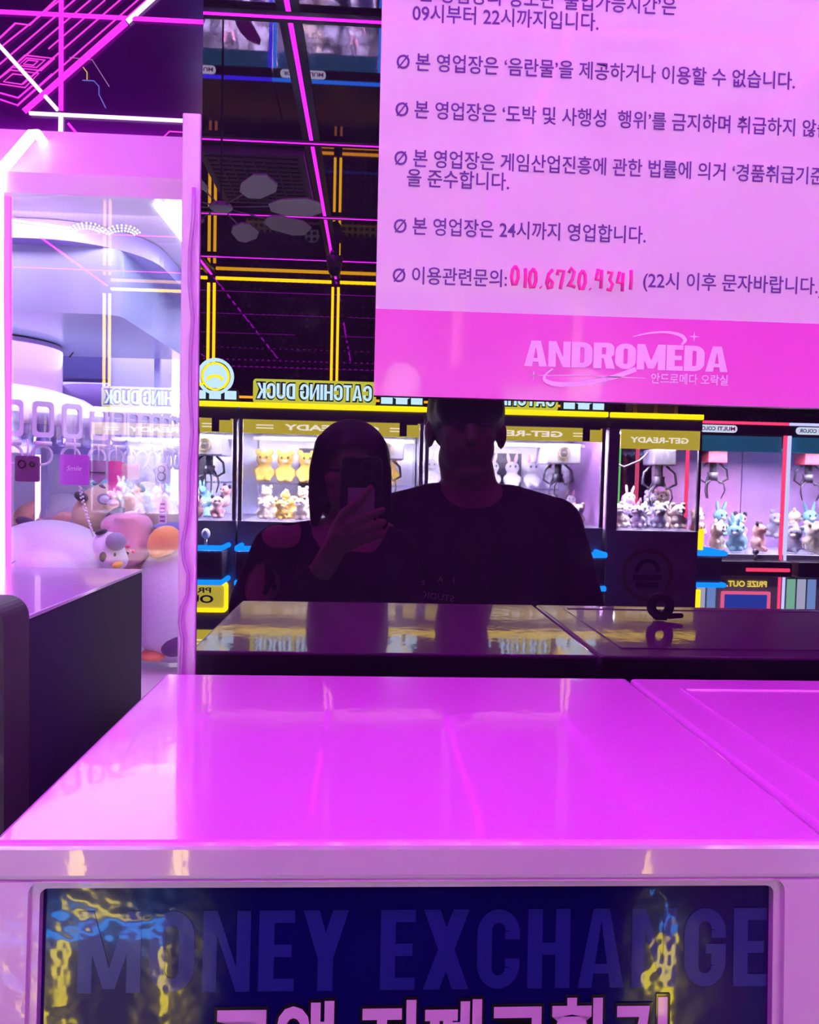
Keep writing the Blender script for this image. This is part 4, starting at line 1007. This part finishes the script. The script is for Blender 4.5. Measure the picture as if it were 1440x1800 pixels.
# woman with the phone
wo = person('person in a black cut-out top holding a phone before her face, in the mirror')
wy = -.27
b = MB()
hx, hz = -.046, 1.462
b.ball((hx, wy + .01, hz + .022), (.073, .090, .088)).ball((hx, wy + .040, hz - .035), (.056, .058, .062)).ball((hx, wy + .062, hz - .085), (.026, .026, .022))
b.capsule((hx, wy + .088, hz + .006), (hx, wy + .104, hz - .024), .009, .012)                    # nose
b.ball((hx, wy + .088, hz - .056), (.024, .012, .009)).ball((hx - .034, wy + .074, hz - .018), (.022, .022, .018)).ball((hx + .034, wy + .074, hz - .018), (.022, .022, .018))
for s in (-1, 1): b.ball((hx + s * .075, wy + .005, hz - .012), (.010, .018, .030))
b.chain([((hx, wy - .005, hz - .06), .050), ((hx - .002, wy - .01, 1.335), .048), ((hx - .004, wy - .012, 1.28), .07)])
SL, SR = V(-.205, wy, 1.272), V(.050, wy, 1.268)
b.chain([(SL, .056), (V(-.10, wy - .01, 1.285), .07), (V(.01, wy - .01, 1.285), .07), (SR, .056)])
b.chain([(V(hx, wy, 1.24), .125), (V(hx, wy, 1.10), .115), (V(hx, wy, .98), .105), (V(hx, wy, .86), .125)])
for s in (-.05, .05): b.chain([(V(hx + s * 1.4, wy, 1.18), .085), (V(hx + s * 1.6, wy, .84), .095)])
EL, WL = V(-.258, wy + .06, 1.035), V(-.090, -.055, 1.268)
b.chain([(SL + V(0, 0, .004), .060), (SL.lerp(EL, .5) + V(-.016, .002, 0), .059), (EL, .040), (EL.lerp(WL, .35), .036), (WL, .024)])
ER, WR = V(.098, wy + .0, 1.0), V(.09, wy + .10, .80)
b.chain([(SR, .05), (ER, .036), (WR, .024), (WR + V(0, .04, -.05), .028), (WR + V(0, .05, -.12), .014)])
# left hand: palm, four fingers over the back of the phone, thumb on the screen side
kn = [V(-.050, .004, 1.378), V(-.036, .008, 1.358), V(-.028, .008, 1.340), V(-.026, .004, 1.323)]
b.chain([(WL, .025), (V(-.070, -.026, 1.305), .024), (V(-.058, -.006, 1.335), .020)])
for q in kn: b.capsule(V(-.078, -.030, 1.298), q, .019, .0115)
tips = [[V(-.022, .011, 1.402), V(.000, .009, 1.428)], [V(-.006, .012, 1.374), V(.024, .008, 1.386)], [V(.000, .012, 1.352), V(.026, .008, 1.362)], [V(-.002, .011, 1.331), V(.024, .008, 1.340)]]
for q, (m1, m2) in zip(kn, tips): b.chain([(q, .0105), (m1, .0092), (m2, .0075)])
b.chain([(V(-.075, -.034, 1.315), .014), (V(-.066, -.030, 1.352), .0115), (V(-.048, -.024, 1.380), .0095)])
for s in (-1, 1):
    hipx = hx + s * .085
    b.chain([(V(hipx, wy, .84), .095), (V(hipx + s * .005, wy + .01, .46), .058), (V(hipx + s * .005, wy - .01, .30), .052), (V(hipx, wy - .01, .085), .036), (V(hipx, wy + .03, .04), .034), (V(hipx, wy + .11, .032), .028)])
b.fuse('body', M_skin, wo, .0045, 3)
hb = MB()
hb.ball((hx, wy - .006, hz + .022), (.091, .118, .098)).ball((hx, wy - .035, hz - .045), (.090, .070, .085))
for s in (-1, 1): hb.chain([(V(hx + s * .046, wy + .048, hz + .052), .036), (V(hx + s * .066, wy + .042, hz + .0), .027), (V(hx + s * .072, wy + .038, hz - .06), .022), (V(hx + s * .078, wy + .03, hz - .118), .011)])
hb.fuse('hair', M_hair, wo, .005, 4, cut=lambda c: (c.y > wy + .045 and ((c.x - hx) / .054) ** 2 + ((c.z - (hz - .030)) / .084) ** 2 < 1))
tb_ = MB()
tb_.chain([(SL, .066), (V(-.10, wy - .01, 1.272), .080), (V(.01, wy - .01, 1.272), .080), (SR, .066)])
tb_.chain([(V(hx, wy, 1.225), .140), (V(hx, wy, 1.10), .130), (V(hx, wy, .98), .122), (V(hx, wy, .82), .142)])
for s in (-.05, .05): tb_.chain([(V(hx + s * 1.4, wy, 1.18), .098), (V(hx + s * 1.6, wy, .82), .108)])
tb_.chain([(SL, .066), (SL.lerp(EL, .5) + V(-.018, 0, 0), .064), (EL, .054), (EL.lerp(WL, .5), .048), (WL.lerp(EL, .08), .034)])
tb_.chain([(SR, .064), (ER, .052), (WR, .034)])
def cutw(c):
    if c.y > wy + .0 and ((c.x + .197) / .042) ** 2 + ((c.z - 1.318) / .030) ** 2 < 1: return True
    if c.y > wy + .0 and ((c.x + .232) / .036) ** 2 + ((c.z - 1.205) / .046) ** 2 < 1: return True
    if ((c.x - hx) / .085) ** 2 + ((c.y - wy) / .14) ** 2 < 1 and c.z > 1.292 : return True
    return (c - WL).length < .030
tb_.fuse('top', M_cloth, wo, .006, 4, cut=cutw)
bw = MB().capsule(V(-.222, wy + .072, 1.262), V(-.216, wy + .080, 1.225), .008, .011).capsule(V(-.216, wy + .080, 1.222), V(-.226, wy + .080, 1.190), .008, .005).capsule(V(-.214, wy + .080, 1.226), V(-.205, wy + .080, 1.200), .007, .005)
bw.build('bow', M_cloth, wo)
tr = MB()
for s in (-1, 1):
    hipx = hx + s * .085
    tr.chain([(V(hx + s * .05, wy, .92), .125), (V(hipx, wy, .80), .108), (V(hipx + s * .005, wy + .01, .46), .078), (V(hipx, wy - .01, .12), .068)])
tr.fuse('trousers', M_trou, wo, .010, 4)
for s in (-1, 1): MB().chain([(V(hx + s * .085, wy - .03, .045), .043), (V(hx + s * .088, wy + .10, .035), .033)]).fuse('shoe', M_shoe, wo, .006, 3)
for s in (-1, 1): MB().ball((hx + s * .030, wy + .092, hz + .004), (.013, .006, .006)).build('eye', M_eye, wo)

# man in the black T-shirt
mn = person('man in a black T-shirt with small chest lettering beside the phone holder, in the mirror')
my = -.66; K_ = 1.149
def warp(mb):
    z9 = 1.45 + (.90 - 1.45) * K_
    for v in mb.bm.verts:
        v.co.x *= K_; v.co.y = my + (v.co.y - my) * K_
        v.co.z = 1.45 + (v.co.z - 1.45) * K_ if v.co.z > .90 else v.co.z * z9 / .90
    return mb
b = MB()
hx2, hz2 = .230, 1.572
b.ball((hx2, my + .005, hz2 + .025), (.082, .100, .098)).ball((hx2, my + .040, hz2 - .045), (.066, .064, .072)).ball((hx2, my + .066, hz2 - .105), (.032, .028, .024))
b.capsule((hx2, my + .094, hz2 + .006), (hx2, my + .108, hz2 - .030), .011, .014)
b.ball((hx2, my + .088, hz2 - .066), (.026, .014, .009)).ball((hx2 - .038, my + .068, hz2 - .022), (.026, .026, .024)).ball((hx2 + .038, my + .068, hz2 - .022), (.026, .026, .024))
for s in (-1, 1): b.ball((hx2 + s * .088, my + .0, hz2 - .012), (.013, .022, .036))
NX = .245
b.chain([((hx2, my - .01, hz2 - .07), .066), ((NX, my - .015, 1.43), .068), ((NX, my - .02, 1.38), .085)])
TL, TR = V(.055, my - .01, 1.335), V(.455, my - .01, 1.335)
b.chain([(TL, .062), (V(.16, my - .01, 1.365), .075), (V(.34, my - .01, 1.365), .075), (TR, .062)])
b.chain([(V(.20, my, 1.27), .13), (V(.20, my, 1.05), .13), (V(.21, my, .88), .13)]).chain([(V(.31, my, 1.27), .13), (V(.31, my, 1.05), .13), (V(.30, my, .88), .13)])
for S_, s in ((TL, -1), (TR, 1)):
    e = S_ + V(s * .075, 0, -.30); q = e + V(s * .0, .10, -.24)
    b.chain([(S_, .060), (S_.lerp(e, .5), .053), (e, .042), (e.lerp(q, .4), .042), (q, .028), (q + V(0, .03, -.05), .034)])
    for k in range(4): b.chain([(q + V(-.02 + k * .013, .035, -.07), .0105), (q + V(-.02 + k * .014, .045, -.115), .0095), (q + V(-.018 + k * .013, .035, -.15 + abs(k - 1.5) * .006), .008)])
    b.chain([(q + V(-s * .02, .045, -.03), .013), (q + V(-s * .032, .06, -.075), .0105), (q + V(-s * .03, .062, -.10), .009)])
    hp = V(.255 + s * .10, my, .88)
    b.chain([(hp, .10), (hp + V(0, .01, -.40), .066), (hp + V(0, -.01, -.55), .060), (hp + V(0, -.01, -.79), .042), (hp + V(0, .03, -.84), .038), (hp + V(0, .12, -.85), .03)])
warp(b).fuse('body', M_skin2, mn, .006, 3)
hz3 = 1.45 + (hz2 - 1.45) * K_
warp(MB().ball((hx2, my - .010, hz2 + .042), (.097, .112, .112)).ball((hx2, my + .055, hz2 + .045), (.084, .064, .062))).fuse('hair', M_hair, mn, .006, 4, cut=lambda c: c.z < hz3 - .01 and c.y > my - .02 or (c.y > my + .06 and c.z < hz3 - .004))
ts = MB()
ts.chain([(TL, .076), (V(.16, my - .01, 1.350), .090), (V(.34, my - .01, 1.350), .090), (TR, .076)])
ts.chain([(V(.19, my, 1.26), .148), (V(.19, my, 1.05), .152), (V(.20, my, .84), .155)]).chain([(V(.32, my, 1.26), .148), (V(.32, my, 1.05), .152), (V(.31, my, .84), .155)])
for S_, s in ((TL, -1), (TR, 1)): ts.chain([(S_, .076), (S_ + V(s * .034, 0, -.13), .082), (S_ + V(s * .058, 0, -.235), .086)])
shirt = warp(ts).fuse('t_shirt', M_cloth, mn, .007, 5, cut=lambda c: (c - V(NX * K_, my + .050, 1.452)).length < .088)
sy = my + .158 * K_
st = MB()
for ch, x, z, r_ in (('I', .194, 1.212, -.12), ('A', .163, 1.214, .05), ('B', .122, 1.205, .25)):
    st.text(ch, rear(x, sy, z) @ Matrix.Rotation(r_ * .8, 4, 'Z'), bold=.0, height=.013, align='C')
st.text('STUDIO', rear(.194, sy, 1.170) @ Matrix.Rotation(.10, 4, 'Z'), bold=.0, width=.078, height=.014)
warp(st)
from mathutils.bvhtree import BVHTree
bv = BVHTree.FromPolygons([v.co for v in shirt.data.vertices], [p.vertices[:] for p in shirt.data.polygons])
for v in st.bm.verts:
    h_ = bv.ray_cast(V(v.co.x, 1, v.co.z), V(0, -1, 0))
    if h_[0]: v.co.y = h_[0].y + .0015
st.build('chest_lettering', mat('pink_print', (.80, .50, .72), .6), mn)
tr = MB()
for s in (-1, 1):
    hp = V(.255 + s * .10, my, .90)
    tr.chain([(V(.255 + s * .06, my, .94), .135), (hp, .12), (hp + V(0, .01, -.42), .088), (hp + V(0, -.01, -.78), .074)])
warp(tr).fuse('trousers', M_trou, mn, .012, 4)
for s in (-1, 1): warp(MB().chain([(V(.255 + s * .10, my - .03, .05), .048), (V(.255 + s * .105, my + .13, .038), .036)])).fuse('shoe', M_shoe, mn, .007, 3)
for s in (-1, 1): warp(MB().ball((hx2 + s * .034, my + .102, hz2 + .004), (.014, .006, .006))).build('eye', M_eye, mn)
